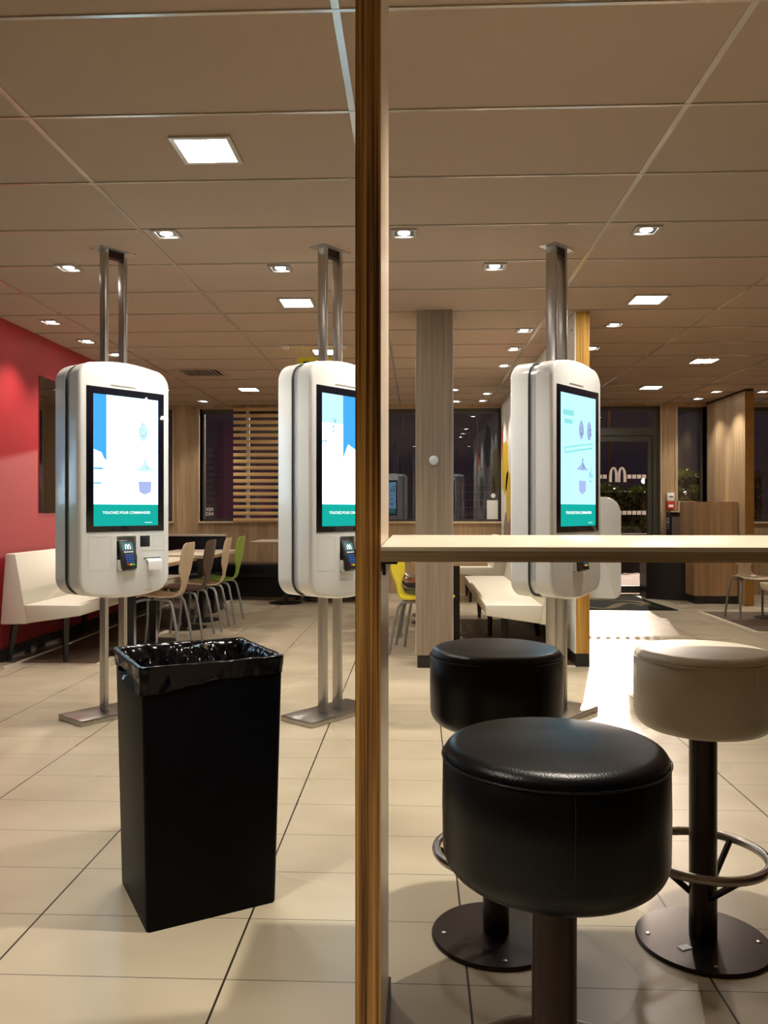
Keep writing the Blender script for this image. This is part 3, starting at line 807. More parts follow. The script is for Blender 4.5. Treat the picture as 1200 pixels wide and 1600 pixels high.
def make_kiosk(kind, loc, rz, label):
    k = thing('ordering_kiosk', label, 'kiosk', loc, rz, 'self-service ordering kiosks')
    H = 0.135
    # plate and poles
    g = G(); g.box(-0.27, 0.27, -0.125, 0.125, 0, 0.032, 0.004)
    bv = [e for e in g.bm.edges if abs((e.verts[0].co - e.verts[1].co).z) > 0.015 and abs((e.verts[0].co - e.verts[1].co).x) < 1e-4]
    g.build('base_plate', 'steel', k)
    for sx in (-1, 1):
        g = G(); x = sx * 0.06
        g.box(x - 0.011, x + 0.011, -0.03, 0.03, 0.032, CEIL, 0.0015); g.build('pole', 'steel', k)
    g = G(); g.box(-0.11, 0.11, -0.055, 0.055, CEIL - 0.004, CEIL - 0.0002); g.build('ceiling_plate', 'satin', k)
    g = G(); g.box(-0.049, 0.049, -0.025, 0.025, CEIL - 0.045, CEIL - 0.004); g.build('pole_bridge', 'darksteel', k)
    fs = shell('front_shell', -H, -0.035, k, hole=(-0.062, 0.062, 0.835, 1.032, 0.045))
    bs = shell('back_shell', H, 0.015, k)
    o1 = outline(KW, KZ0, KZ1, 0.045, 0.10, inset=0.013)
    g = G(); g.prism(o1, -0.036, 0.016); g.build('spine', 'spinewhite', k)
    o2 = outline(KW, KZ0, KZ1, 0.045, 0.10, inset=0.002); o3 = outline(KW, KZ0, KZ1, 0.045, 0.10, inset=0.03)
    g = G()
    L = [[g.v((x, y_, z)) for x, z in o] for o, y_ in ((o2, 0.0149), (o2, 0.011), (o3, 0.011), (o3, 0.0149))]
    n = len(o2)
    for q in range(4):
        A_, B_ = L[q], L[(q + 1) % 4]
        for i in range(n): g.f([A_[i], A_[(i + 1) % n], B_[(i + 1) % n], B_[i]])
    g.build('gasket', 'seam', k)
    # screen front + rear
    for sgn, par, kd in ((1, fs, kind), (-1, bs, 'rear')):
        yf = -sgn * H
        g = G(); a, b = yf - sgn * 0.003, yf + sgn * 0.01
        g.box(-0.247, 0.247, min(a, b), max(a, b), 1.058, 1.862, 0.003)
        scn = g.build('screen', 'screenglass', k)
        screen_content(scn, kd, yf - sgn * 0.0031, sgn)
    # embossed faint wordless badge above the screen
    g = G(); g.box(-0.10, 0.06, -H - 0.0008, -H + 0.002, 1.874, 1.882); g.build('badge', 'satin', fs)
    # service panel lines
    g = G()
    def ln(x0, x1, z0, z1, t=0.0012): g.box(x0, x1, -H - 0.0005, -H + 0.001, z0, z1)
    for (x0, x1, z0, z1) in ((-0.235, -0.10, 0.845, 1.030), (0.085, 0.245, 0.720, 0.945), (0.172, 0.245, 0.965, 1.032)):
        g = G()
        ln(x0, x1, z1, z1 + 0.0014); ln(x0, x1, z0, z0 + 0.0014); ln(x0, x0 + 0.001, z0, z1); ln(x1, x1 + 0.001, z0, z1)
        g.build('panel_joint', 'satin', fs, smooth=False)
    g = G(); g.box(0.088, 0.152, -H - 0.001, -H + 0.004, 0.968, 1.032, 0.001); g.build('barcode_reader', 'blackmat', k)
    pr_ = G(); pr_.box(0.110, 0.224, -H - 0.0006, -H + 0.003, 0.897, 0.905); po = pr_.build('receipt_slot', 'blackmat', k)
    if kind == 'left':
        g = G()
        prof = [(-H - 0.0006, 0.899), (-H - 0.018, 0.897), (-H - 0.032, 0.885), (-H - 0.036, 0.860), (-H - 0.035, 0.834)]
        Va = [g.v((0.122, y_, z)) for y_, z in prof]; Vb = [g.v((0.214, y_, z)) for y_, z in prof]
        Vc = [g.v((0.122, y_ + 0.0006, z - 0.0004)) for y_, z in prof]; Vd = [g.v((0.214, y_ + 0.0006, z - 0.0004)) for y_, z in prof]
        for i in range(4):
            g.f([Va[i], Va[i + 1], Vb[i + 1], Vb[i]]); g.f([Vc[i], Vd[i], Vd[i + 1], Vc[i + 1]])
        g.f([Va[4], Vc[4], Vd[4], Vb[4]])
        for P_, Q_ in ((Va, Vc), (Vb, Vd)):
            for i in range(4): g.f([P_[i], P_[i + 1], Q_[i + 1], Q_[i]])
        g.build('receipt', 'paper', po)
    # payment terminal: bracket, tilted body, screen, keys
    g = G(); g.box(-0.060, 0.060, -H - 0.012, -H + 0.03, 0.838, 0.850, 0.003); g.box(-0.060, -0.040, -H - 0.014, -H + 0.03, 0.838, 0.90, 0.003); g.box(0.040, 0.060, -H - 0.014, -H + 0.03, 0.838, 0.88, 0.003)
    g.build('terminal_bracket', 'white', k)
    tm = G()
    pts = [(-0.050, 0.075), (-0.046, 0.083), (0.046, 0.083), (0.050, 0.075), (0.050, -0.02), (0.034, -0.088), (-0.034, -0.088), (-0.050, -0.02)]
    T = Matrix.Translation((0, -H - 0.004, 0.925)) @ Matrix.Rotation(math.radians(-20), 4, 'X')
    tm.X = T; tm.prism(pts, -0.022, 0.022, bev=0.004); to = tm.build('payment_terminal', 'blackmat', k)
    g = G(); g.X = T; g.box(-0.035, 0.035, -0.0232, -0.0222, 0.022, 0.068); g.build('terminal_screen', 's_term', to, smooth=False)
    g = G(); g.X = T; arches(g, 0.0, 0.028, 0.036, 0.030, -0.0242, -0.0234, 0.0055, 0.004); g.build('arch_emblem', 's_text', to, smooth=False)
    g = G(); g.X = T
    for i in range(4): g.box(-0.028 + i * 0.0150, -0.028 + i * 0.0150 + 0.012, -0.0236, -0.0225, 0.008, 0.015)
    g.build('function_keys', 'paper', to, smooth=False)
    g = G(); g.X = T
    for i in range(3):
        for j in range(4): g.box(-0.024 + i * 0.017, -0.024 + i * 0.017 + 0.013, -0.0236, -0.0225, -0.052 + j * 0.0135, -0.052 + j * 0.0135 + 0.009)
    g.build('number_keys', 's_key', to, smooth=False)
    for i, m_ in enumerate(('s_red', 's_yel', 's_grn')):
        g = G(); g.X = T; g.box(-0.024 + i * 0.017, -0.024 + i * 0.017 + 0.014, -0.0238, -0.0225, -0.068, -0.058); g.build('colour_key', m_, to, smooth=False)
    return k
A52 = math.radians(52)
k1 = make_kiosk('left', (-1.755, 4.625, 0), A52, 'white ordering kiosk behind the black bin, leftmost, receipt hanging from it')
k2 = make_kiosk('middle', (-0.50, 4.65, 0), A52, 'white ordering kiosk half hidden behind the plywood divider')
k0 = make_kiosk('middle', (-3.0, 4.60, 0), A52, 'extra white ordering kiosk added unseen left of the row for its blue screen light')  # unseen extra kiosk, added to throw blue light on the kiosk sides
k3 = make_kiosk('right', (0.795, 4.67, 0), math.radians(51.5), 'white ordering kiosk at right with two ice creams on its pale blue screen')
# ------------------------------------------------------------------ black bin with liner
BIN = thing('waste_bin', 'tall black rectangular bin lined with a black bag in the left foreground', 'bin', (-0.681, 2.482, 0), math.radians(31.0))
def rrect(hx, hy, r, n):
    pts = []
    for cx, cy, a0 in ((hx - r, hy - r, 0), (-hx + r, hy - r, PI / 2), (-hx + r, -hy + r, PI), (hx - r, -hy + r, 1.5 * PI)):
        for i in range(n + 1):
            a = a0 + PI / 2 * i / n
            pts.append((cx + r * math.cos(a), cy + r * math.sin(a)))
    return pts
def resample(pts, m):
    P = [Vector((*p, 0)) for p in pts] + [Vector((*pts[0], 0))]
    L = [0]
    for a, b in zip(P, P[1:]): L.append(L[-1] + (b - a).length)
    out = []; j = 0
    for i in range(m):
        t = L[-1] * i / m
        while L[j + 1] < t: j += 1
        k = (t - L[j]) / max(1e-9, L[j + 1] - L[j])
        out.append(P[j].lerp(P[j + 1], k))
    return out
g = G(); rings = []
for hx, hy, z, r in ((0.190, 0.177, 0.0, 0.012), (0.192, 0.179, 0.006, 0.014), (0.207, 0.197, 0.735, 0.014), (0.200, 0.190, 0.735, 0.012), (0.180, 0.170, 0.02, 0.012)):
    rings.append([g.v((x, y, z)) for x, y in rrect(hx, hy, r, 4)])
for a, b in zip(rings, rings[1:]):
    n = len(a)
    for i in range(n): g.f([a[i], a[(i + 1) % n], b[(i + 1) % n], b[i]])
g.f(rings[0][::-1]); g.f(rings[-1])
g.build('bin_body', 'blackbin', BIN)
g = G(); N = 260; rings = []
rows = []
rows += [(0.2065, 0.1965, 0.735 - 0.055, 'skirt', 1.0), (0.2080, 0.1980, 0.735 - 0.042, 'out', 1.0), (0.2088, 0.1988, 0.735 - 0.028, 'out', 1.0), (0.2095, 0.1995, 0.735 - 0.014, 'out', 0.7), (0.213, 0.203, 0.737, 'out', 0.15), (0.2135, 0.2035, 0.743, 'rim', 0.1), (0.208, 0.198, 0.745, 'rim', 0.1), (0.200, 0.190, 0.738, 'in', 0.2)]
for q in range(1, 15):
    rows.append((0.198 - 0.0022 * q, 0.188 - 0.0022 * q, 0.738 - 0.016 * q, 'in', min(1.0, 0.25 + q * 0.1)))
for hx, hy, z, kind, amp in rows:
    base = resample(rrect(hx, hy, 0.02, 5), N); ring = []
    for i, p in enumerate(base):
        nrm = Vector((p.x / hx, p.y / hy, 0)); nrm.normalize()
        s = i / N
        q = Vector((p.x * 9, p.y * 9, z * 7))
        w1 = abs(noise.noise(q * 1.6)); w2 = abs(noise.noise(q * 4.2 + Vector((5, 1, 2))))
        if kind == 'skirt':
            left = math.exp(-((p.x + 0.21) ** 2 + (p.y + 0.02) ** 2) / 0.02)
            p = p + nrm * (0.001 + 0.006 * w1 + 0.016 * left); z2 = z + 0.022 - 0.034 * math.exp(-((p.x + 0.2) ** 2 + (p.y + 0.19) ** 2) / 0.03) - 0.01 * left + 0.016 * noise.noise(Vector((p.x * 5, p.y * 5, 0))) + 0.004 * noise.noise(Vector((p.x * 30, p.y * 30, 3)))
        elif kind == 'out':
            p = p + nrm * (0.013 * abs(noise.noise(Vector((p.x * 6, p.y * 6, z * 85)))) * amp + 0.004 * w2 * amp); z2 = z
        elif kind == 'rim':
            z2 = z + 0.004 * w1
        else:
            p = p - nrm * amp * (0.050 * w1 + 0.030 * w2 + 0.012 * abs(noise.noise(q * 9))); z2 = z + 0.012 * noise.noise(q * 2.3)
        ring.append(g.v((p.x, p.y, z2)))
    rings.append(ring)
for a, b in zip(rings, rings[1:]):
    for i in range(N): g.f([a[i], a[(i + 1) % N], b[(i + 1) % N], b[i]])
ln_ = g.build('bin_liner', 'liner', BIN, ang=75)
# crumpled bag gathered inside
g = G(); n = 70; grid = []
for i in range(n + 1):
    row = []
    for j in range(n + 1):
        x = -0.175 + 0.35 * i / n; y = -0.165 + 0.33 * j / n
        q = Vector((x * 9, y * 9, 0.7))
        rdg = 1 - abs(noise.noise(q)) * 2
        edge = min(1, 6 * min(i / n, 1 - i / n, j / n, 1 - j / n))
        hump = math.exp(-(((x - 0.0) / 0.14) ** 2 + ((y - 0.08) / 0.09) ** 2))
        z = 0.56 + 0.08 * rdg + 0.04 * (1 - 2 * abs(noise.noise(q * 2.2))) + 0.022 * abs(noise.noise(q * 5)) + 0.10 * hump + 0.02 * (1 - edge)
        row.append(g.v((x, y, 0.745 + 0.25 * (z - 0.745) if z > 0.745 else z)))
    grid.append(row)
for i in range(n):
    for j in range(n):
        g.f([grid[i][j], grid[i + 1][j], grid[i + 1][j + 1], grid[i][j + 1]])
g.build('crumpled_bag', 'liner', BIN, ang=22)

# ------------------------------------------------------------------ grey oak column and mural partition
c = thing('oak_clad_column', 'square grey-brown oak clad column between divider and right kiosk', 'column', (0.128, 6.205, 0))
g = G(); g.box(-0.137, 0.137, -0.137, 0.137, 0.095, CEIL); g.build('cladding', 'greywood', c)
g = G(); g.box(-0.127, 0.137, -0.132, 0.132, 0, 0.095); g.build('plinth', 'skirt', c)
g = G()
for sx in (-1, 1): g.box(sx * 0.138 - 0.003, sx * 0.138 + 0.003, -0.140, -0.130, 0.095, CEIL - 0.01)
g.build('corner_trim', 'satin', c)
g = G()
pr = [(0.0, 0.035)] + [(0.036 * math.sin(PI * i / 10), 0.012 + 0.024 * math.cos(PI * i / 10)) for i in range(1, 9)] + [(0.02, -0.006)]
g.lathe(pr, seg=28)
o = g.build('round_wall_knob', plain('clear_blue_plastic', (0.55, 0.62, 0.66), 0.08, spec=0.8, coat=0.8)); o.rotation_euler = (PI / 2, 0, 0); o.location = (0.122, 6.205 - 0.137 - 0.006, 1.55)
tag(o, 'small round glossy clear knob on the grey-brown oak column', 'knob')

PX0, PX1, PY0 = 1.183, 1.296, 6.165
p = thing('mural_partition', 'full-height partition with golden plywood end and painted side behind the right kiosk', 'partition', (0, 0, 0))
g = G(); g.box(PX0 + 0.012, PX1, PY0 + 0.004, YB, 0.10, CEIL); g.build('core', 'warmwood', p)
g = G(); g.box(PX0 + 0.012, PX1, PY0, PY0 + 0.004, 0.10, CEIL); g.build('plywood_end', 'plyv2', p)
g = G(); g.box(PX0 + 0.012, PX1, PY0 + 0.002, YB, 0, 0.10); g.build('plinth', 'skirt', p)
g = G(); g.box(PX0, PX0 + 0.012, PY0, YB, 0.10, CEIL - 0.005); mu = g.build('mural_face', 'cream', p)
rnd = random.Random(3)
def blob(name, mat, cy, cz, ry, rz_, n=18, jag=0.25, lv=1):
    g = G(); pts = []
    for i in range(n):
        a = 2 * PI * i / n; k = 1 - jag * rnd.random()
        pts.append((cy + ry * k * math.cos(a), cz + rz_ * k * math.sin(a)))
    g.prism(pts, PX0 - 0.0008 * lv, PX0 + 0.001, plane='YZ'); return g.build(name, mat, mu, smooth=False)
blob('painted_shape', 'mgreen', 9.6, 2.25, 0.75, 0.42)
blob('painted_shape', 'myellow', 11.0, 1.75, 0.5, 0.42, lv=2)
blob('painted_shape', 'myellow', 10.6, 1.35, 0.35, 0.42, lv=2)
blob('painted_shape', 'mred', 11.35, 2.1, 0.12, 0.35)
blob('painted_shape', 'mred', 10.2, 0.95, 0.25, 0.22, lv=2)
blob('painted_shape', 'mgrey', 10.0, 0.75, 1.3, 0.6, jag=0.15)
blob('painted_shape', 'mgreen', 8.3, 1.5, 0.5, 0.35)
blob('painted_shape', 'mred', 7.5, 2.2, 0.4, 0.22)
g = G()
for i in range(60):
    y = PY0 + 0.05 + 1.9 * rnd.random(); z = rnd.choice((2.2, 0.3)) + 0.4 * rnd.random(); q = 0.008 + 0.02 * rnd.random()
    g.prism([(y - q, z), (y, z - q * 0.4), (y + q, z + q * 0.2), (y, z + q * 0.5)], PX0 - 0.0008, PX0 + 0.001, plane='YZ')
g.build('paint_flecks', 'ink', mu, smooth=False)

# rounded white box on the right side of the mural partition
wb = thing('wall_box', 'white rounded box fixed to the door side of the mural partition', 'box', (PX1, 6.25, 0.505))
pts = [(0.0, 0.0)]
for i in range(9): a = -PI / 2 + PI / 2 * i / 8; pts.append((0.255 - 0.05 + 0.05 * math.cos(a), 0.05 + 0.05 * math.sin(a)))
for i in range(9): a = PI / 2 * i / 8; pts.append((0.255 - 0.12 + 0.12 * math.cos(a), 0.775 - 0.12 + 0.12 * math.sin(a)))
pts.append((0.0, 0.775))
g = G(); g.prism(pts, 0.0, 0.42, bev=0.012); g.build('casing', 'white', wb)
g = G(); g.box(0.2545, 0.2565, 0.05, 0.37, 0.30, 0.305); g.build('lid_joint', 'seam', wb)

# far oak partition next to the waste station
p = thing('oak_partition', 'full-height oak partition with dark orange edge behind the waste station', 'partition', (0, 0, 0))
g = G(); g.box(4.03, 4.14, 10.164, YB, 0.0, CEIL - 0.03); g.build('panel', 'wood', p)
g = G(); g.box(4.03, 4.14, 10.16, 10.164, 0.0, CEIL - 0.03); g.build('edge', plain('orange_stained_edge', (0.36, 0.17, 0.035), 0.5, var=0.12, vscale=8), p)
g = G(); g.box(4.035, 4.135, 10.17, YB, CEIL - 0.03, CEIL); g.build('shadow_gap', 'skirt', p)

# mirror on the red wall
g = G(); g.box(XL, XL + 0.008, 6.803, 8.7, 1.155, 2.33); tag(g.build('wall_mirror', 'mirror'), 'dark mirror set in the red wall above the long white bench', 'mirror')

# ------------------------------------------------------------------ benches
def make_bench(label, x_wall, sgn, y0, y1, vin='whitevinyl', cat='bench', back=True, name='banquette_bench'):
    """profile in x (distance from the wall) and z, extruded along y; sgn = direction away from the wall"""
    b = thing(name, label, cat, (x_wall, y0, 0))
    L = y1 - y0
    X = lambda d: sgn * d
    if back:
        g = G(); g.prism([(X(0.03), 0.30), (X(0.245), 0.305), (X(0.15), 0.845), (X(0.07), 0.845)], 0, L, bev=0.012); g.build('backrest', vin, b)
    g = G(); g.prism([(X(0.24), 0.31), (X(0.655), 0.37), (X(0.66), 0.452), (X(0.22), 0.452)], 0, L, bev=0.01); g.build('seat', vin, b)
    n = max(2, int(round(L / 1.35)) + 1)
    for i in range(n):
        y = 0.10 + (L - 0.2) * i / (n - 1)
        for d0, d1, zt in ((0.50, 0.50, 0.345), (0.10, 0.05, 0.30)):
            g = G()
            g.tube([(X(d1), y, 0.0), (X(d0), y, zt)], 0.018, 4, r2=0.030); g.build('leg', 'blackmetal', b, smooth=False)
    return b
make_bench('long white vinyl bench against the red wall at left', XL, 1, 6.10, 9.05)
make_bench('white vinyl bench backing onto the mural partition, behind the high table', 1.18, -1, 6.24, 9.03)
make_bench('farther cream vinyl bench beside the mural partition near the windows', 1.18, -1, 10.35, 11.3)
# black benches under the windows
b = thing('black_bench', 'long black padded bench under the slatted window', 'bench', (-2.25, 10.75, 0))
g = G(); g.box(-0.75, 0.75, -0.22, 0.28, 0.30, 0.47, 0.015); g.box(-0.72, 0.72, -0.19, 0.28, 0.04, 0.30); g.build('seat', 'blackvinyl', b)
for x in (-0.68, 0.68):
    g = G(); g.box(x - 0.03, x + 0.03, -0.17, 0.23, 0, 0.04); g.build('leg', 'blackmetal', b)
b = thing('black_bench', 'lower black padded bench just right of the long black one', 'bench', (-1.05, 10.55, 0))
g = G(); g.box(-0.42, 0.65, -0.25, 0.25, 0.28, 0.44, 0.015); g.box(-0.40, 0.63, -0.22, 0.25, 0.04, 0.28); g.build('seat', 'blackvinyl', b)
for x in (-0.36, 0.58):
    g = G(); g.box(x - 0.03, x + 0.03, -0.2, 0.2, 0, 0.04); g.build('leg', 'blackmetal', b)
b = thing('black_bench', 'black high-backed bench with white rim behind the tables at left', 'bench', (-2.72, 9.55, 0))
g = G(); g.box(-0.42, 0.42, 0.05, 0.13, 0.25, 0.865, 0.01); g.build('backrest', 'blackvinyl', b)
g = G(); g.box(-0.43, 0.43, 0.04, 0.14, 0.866, 0.89, 0.006); g.build('rim', 'whitevinyl', b)
g = G(); g.box(-0.42, 0.42, -0.40, 0.05, 0.34, 0.45, 0.012); g.build('seat', 'blackvinyl', b)
for x in (-0.38, 0.38):
    g = G(); g.box(x - 0.02, x + 0.02, -0.36, 0.1, 0, 0.34); g.build('leg', 'blackmetal', b)
# cream lounge bench at the right edge
b = thing('cream_bench', 'cream padded bench with pointed end at the far right edge, under the high table line', 'bench', (3.47, 8.15, 0))
g = G(); g.prism([(0, 0.45), (0.02, 0.375), (0.30, 0.28), (1.4, 0.24), (1.4, 0.45)], -0.25, 0.25, bev=0.01); g.build('seat', 'creamvinyl', b)
for x in (0.33, 1.25):
    g = G(); g.box(x - 0.04, x + 0.04, -0.2, 0.2, 0, 0.28); g.build('leg', 'blackmetal', b)

# ------------------------------------------------------------------ tables
def make_table(label, cx, cy, w, l, peds, z=0.745, name='dining_table'):
    t = thing(name, label, 'table', (cx, cy, 0), 0, 'low dining tables')
    g = G(); g.box(-w / 2, w / 2, -l / 2, l / 2, z - 0.006, z, 0.001); g.build('tabletop', 'tabletop', t)
    g = G(); g.box(-w / 2, w / 2, -l / 2, l / 2, z - 0.034, z - 0.006); g.build('plywood_edge', 'plyh', t)
    for x, y in peds:
        g = G(); g.box(x - 0.028, x + 0.028, y - 0.028, y + 0.028, 0.012, z - 0.034); g.build('pedestal', 'blackmetal', t)
        g = G(); g.lathe([(0.21, 0.0), (0.21, 0.008), (0.05, 0.016), (0, 0.016)], (x, y, 0), 36); g.build('foot_plate', 'blackmetal', t)
    return t
make_table('pale two-pedestal table beside the nearest tan chair, left of the bin', -2.36, 6.90, 0.62, 1.15, ((0, -0.28), (0, 0.28)))
make_table('pale two-pedestal table beside the tan and green chairs, second from the front', -2.32, 8.32, 0.66, 1.10, ((0, -0.28), (0, 0.30)))
make_table('pale table at the corner window, farthest left', -3.35, 10.65, 0.9, 0.7, ((0, 0),))
make_table('pale table emerging from behind the middle kiosk at the windows', -1.67, 10.35, 0.80, 0.75, ((0.0, -0.1),), z=0.79)
make_table('small pale table behind the grey-brown oak column', 0.27, 7.45, 0.64, 1.25, ((0.075, -0.28), (0.0, 0.30)))
make_table('second small pale table in line behind the grey-brown oak column', 0.20, 8.80, 0.60, 1.1, ((-0.05, -0.28), (-0.05, 0.30)))
make_table('pale table on a black pedestal beside the tan chair at the far right', 4.15, 9.05, 0.7, 0.7, ((-0.24, 0.0),))

# ------------------------------------------------------------------ chairs
def make_chair(mat, metal='chairmetal'):
    """bent plywood chair looking to -x"""
    t = thing('dining_chair', 'x', 'chair')
    prof = [(-0.215, 0.440), (-0.19, 0.452), (-0.12, 0.455), (-0.02, 0.447), (0.06, 0.440), (0.12, 0.440), (0.165, 0.450), (0.195, 0.475), (0.213, 0.515), (0.222, 0.56), (0.229, 0.60), (0.236, 0.64), (0.243, 0.68), (0.253, 0.74), (0.262, 0.80), (0.270, 0.85), (0.275, 0.885), (0.278, 0.905)]
    half = [0.17, 0.195, 0.205, 0.20, 0.19, 0.17, 0.12, 0.08, 0.068, 0.068, 0.10, 0.155, 0.178, 0.185, 0.183, 0.175, 0.155, 0.115]
    g = G(); th = 0.011; nn = 9; top, bot = [], []
    for i, ((x, z), w) in enumerate(zip(prof, half)):
        a = prof[max(0, i - 1)]; b = prof[min(len(prof) - 1, i + 1)]
        d = Vector((b[0] - a[0], 0, b[1] - a[1])).normalized(); nrm = Vector((d.z, 0, -d.x))
        rt, rb = [], []
        for j in range(nn):
            y = w * (2 * j / (nn - 1) - 1)
            bow = 0.02 * (y / 0.2) ** 2
            P_ = Vector((x, y, z)) - nrm * bow
            rt.append(g.v(P_ - nrm * th / 2)); rb.append(g.v(P_ + nrm * th / 2))
        top.append(rt); bot.append(rb)
    for i in range(len(prof) - 1):
        for j in range(nn - 1):
            g.f([top[i][j], top[i + 1][j], top[i + 1][j + 1], top[i][j + 1]]); g.f([bot[i][j], bot[i][j + 1], bot[i + 1][j + 1], bot[i + 1][j]])
        g.f([top[i][0], bot[i][0], bot[i + 1][0], top[i + 1][0]]); g.f([top[i][-1], top[i + 1][-1], bot[i + 1][-1], bot[i][-1]])
    g.f([v for v in top[0]] + bot[0][::-1]); g.f([v for v in top[-1]] + bot[-1][::-1])
    g.build('seat_shell', mat, t, ang=50)
    for sy in (-1, 1):
        for sx, xt, xb in ((-1, -0.12, -0.19), (1, 0.13, 0.235)):
            g = G()
            g.tube([(xt * 0.2, sy * 0.13, 0.432), (xt * 0.7, sy * 0.145, 0.432), (xt + sx * 0.015, sy * 0.165, 0.420), (xt + sx * 0.035, sy * 0.175, 0.39), (xb * 0.86, sy * 0.19, 0.22), (xb, sy * 0.205, 0.0)], 0.012, 10)
            g.build('leg', metal, t)
    g = G(); g.tube([(0, -0.14, 0.432), (0, 0.14, 0.432)], 0.009, 8); g.build('crossbar', metal, t)
    return t
protos = {}
def chair(mat, x, y, rz, label, group, z=0.0, metal='chairmetal'):
    if mat in protos: o = copy_tree(protos[mat])
    else: o = make_chair(mat, metal); protos[mat] = o
    return place(o, (x, y, z), rz, label, group)
gp = 'chairs along the left tables'
chair('tan', -2.20, 6.83, 0.0, 'tan plywood chair nearest the viewer, partly behind the black bin', gp)
chair('walnut', -2.17, 7.46, 0.0, 'dark walnut plywood chair between the two tan ones', gp)
chair('tan', -2.13, 7.95, 0.06, 'tan plywood chair between the dark walnut and green ones', gp)
chair('green', -2.11, 8.48, 0.0, 'lime green backed chair, farthest in the row at left', gp)
gs = 'chairs in the row behind the column'
for i, (m_, lab) in enumerate((('yellow', 'yellow plywood chair nearest the viewer, between the divider and the oak column'), ('sage', 'green chair directly behind the yellow one'), ('blackmat', 'black chair behind the green one, near the oak column'), ('orange', 'terracotta chair behind the black one, near the oak column'), ('tan', 'tan chair farthest in the row behind the yellow one'))):
    chair(m_, (0.055, 0.06, 0.06, 0.06, 0.06)[i], (6.73, 7.28, 7.84, 8.40, 8.93)[i], PI - (0.30, 0.05, 0.0, 0.05, 0.0)[i], lab, gs)
chair('tan', 3.62, 8.93, PI / 2 , 'tan plywood chair at far right in front of the waste station', 'right side chairs')

# ------------------------------------------------------------------ waste station
w = thing('waste_station', 'oak waste and tray station with black bin doors beside the glass door', 'cabinet', (0, 0, 0))
g = G(); g.box(3.49, 4.02, 10.36, 10.95, 0.10, 1.285); g.build('oak_front', 'warmwood', w)
g = G(); g.box(3.49, 4.02, 10.362, 10.94, 0.0, 0.10); g.build('plinth', 'skirt', w)
g = G(); g.box(3.45, 3.84, 11.20, 11.42, 0.60, 1.15); g.prism([(3.05, 10.95), (3.42, 10.72), (3.49, 10.72), (3.49, 11.42), (3.09, 11.42)], 0.0, 0.60, plane='XY'); cab = g.build('bin_cabinet', 'blackmat', w)
g = G(); g.box(3.44, 3.84, 11.18, 11.42, 1.15, 1.172); g.build('counter', 'wood', w)
g = G(); g.box(3.56, 3.80, 11.24, 11.30, 1.172, 1.30); g.build('upstand', 'wood', w)
for x0, x1 in ((3.462, 3.615), (3.623, 3.775)):
    g = G(); g.box(x0, x1, 11.188, 11.20, 0.64, 1.09); g.build('bin_door', 'stainless', cab)
g = G(); g.box(3.444, 3.45, 11.21, 11.40, 0.64, 1.10); sg = g.build('sorting_sign', 'blackmat', cab)
g = G()
for i, zz in enumerate((1.055, 1.0, 0.965, 0.93)):
    if i == 0: g.tube([(3.442, 11.36, 1.02), (3.442, 11.35, 1.06), (3.442, 11.31, 1.08), (3.442, 11.26, 1.06), (3.442, 11.27, 1.03)], 0.005, 6)
    else: g.box(3.4425, 3.444, 11.25, 11.36, zz, zz + (0.022 if i == 1 else 0.008))
g.build('sign_marks', 'whitepaint', sg)
d_ = thing('wall_dispenser', 'small white and red box fixed to the oak post beside the glass door', 'dispenser', (3.525, YB, 1.19))
g = G(); g.box(-0.05, 0.05, -0.06, 0, 0.115, 0.23, 0.006); g.build('white_top', 'whitepaint', d_)
g = G(); g.box(-0.05, 0.05, -0.055, 0, 0.0, 0.115, 0.004); rb = g.build('red_base', 'redplastic', d_)
g = G(); g.box(-0.03, 0.035, -0.058, -0.055, 0.03, 0.065); g.build('pale_label', 'paper', rb)
g = G(); g.box(-0.025, 0.03, -0.0615, -0.059, 0.17, 0.185); g.build('slot', 'recess', d_)

# entrance mat
g = G(); g.prism([(1.45, 9.66), (3.06, 9.66), (2.98, 10.7), (2.98, 11.40), (1.45, 11.40)], 0.0, 0.008, plane='XY'); m_ = g.build('entrance_mat', ['matgreen']); tag(m_, 'dark green entrance mat with beige swirl in front of the glass door', 'mat')
g = G()
def swirl(pts, w):
    V = [Vector((*p, 0)) for p in pts]; L_, R_ = [], []
    for i, q in enumerate(V):
        d = (V[min(i + 1, len(V) - 1)] - V[max(0, i - 1)]).normalized(); n_ = Vector((-d.y, d.x, 0)); k = w * math.sin(PI * (i + 0.6) / (len(V) + 0.2))
        L_.append(g.v((q.x + n_.x * k, q.y + n_.y * k, 0.0092))); R_.append(g.v((q.x - n_.x * k, q.y - n_.y * k, 0.0092)))
    for i in range(len(V) - 1): g.f([L_[i], L_[i + 1], R_[i + 1], R_[i]])
swirl([(1.9 + 0.045 * i, 10.05 + 0.28 * math.sin(i * 0.33 + 2.4)) for i in range(24)], 0.06)
swirl([(2.62 + 0.25 * math.cos(a * 0.35), 10.35 + 0.30 * math.sin(a * 0.35)) for a in range(-4, 7)], 0.06)
swirl([(1.6 + 0.05 * i, 10.9 + 0.2 * math.sin(i * 0.3)) for i in range(22)], 0.05)
g.build('swirl_pattern', 'matswirl', m_, smooth=False)

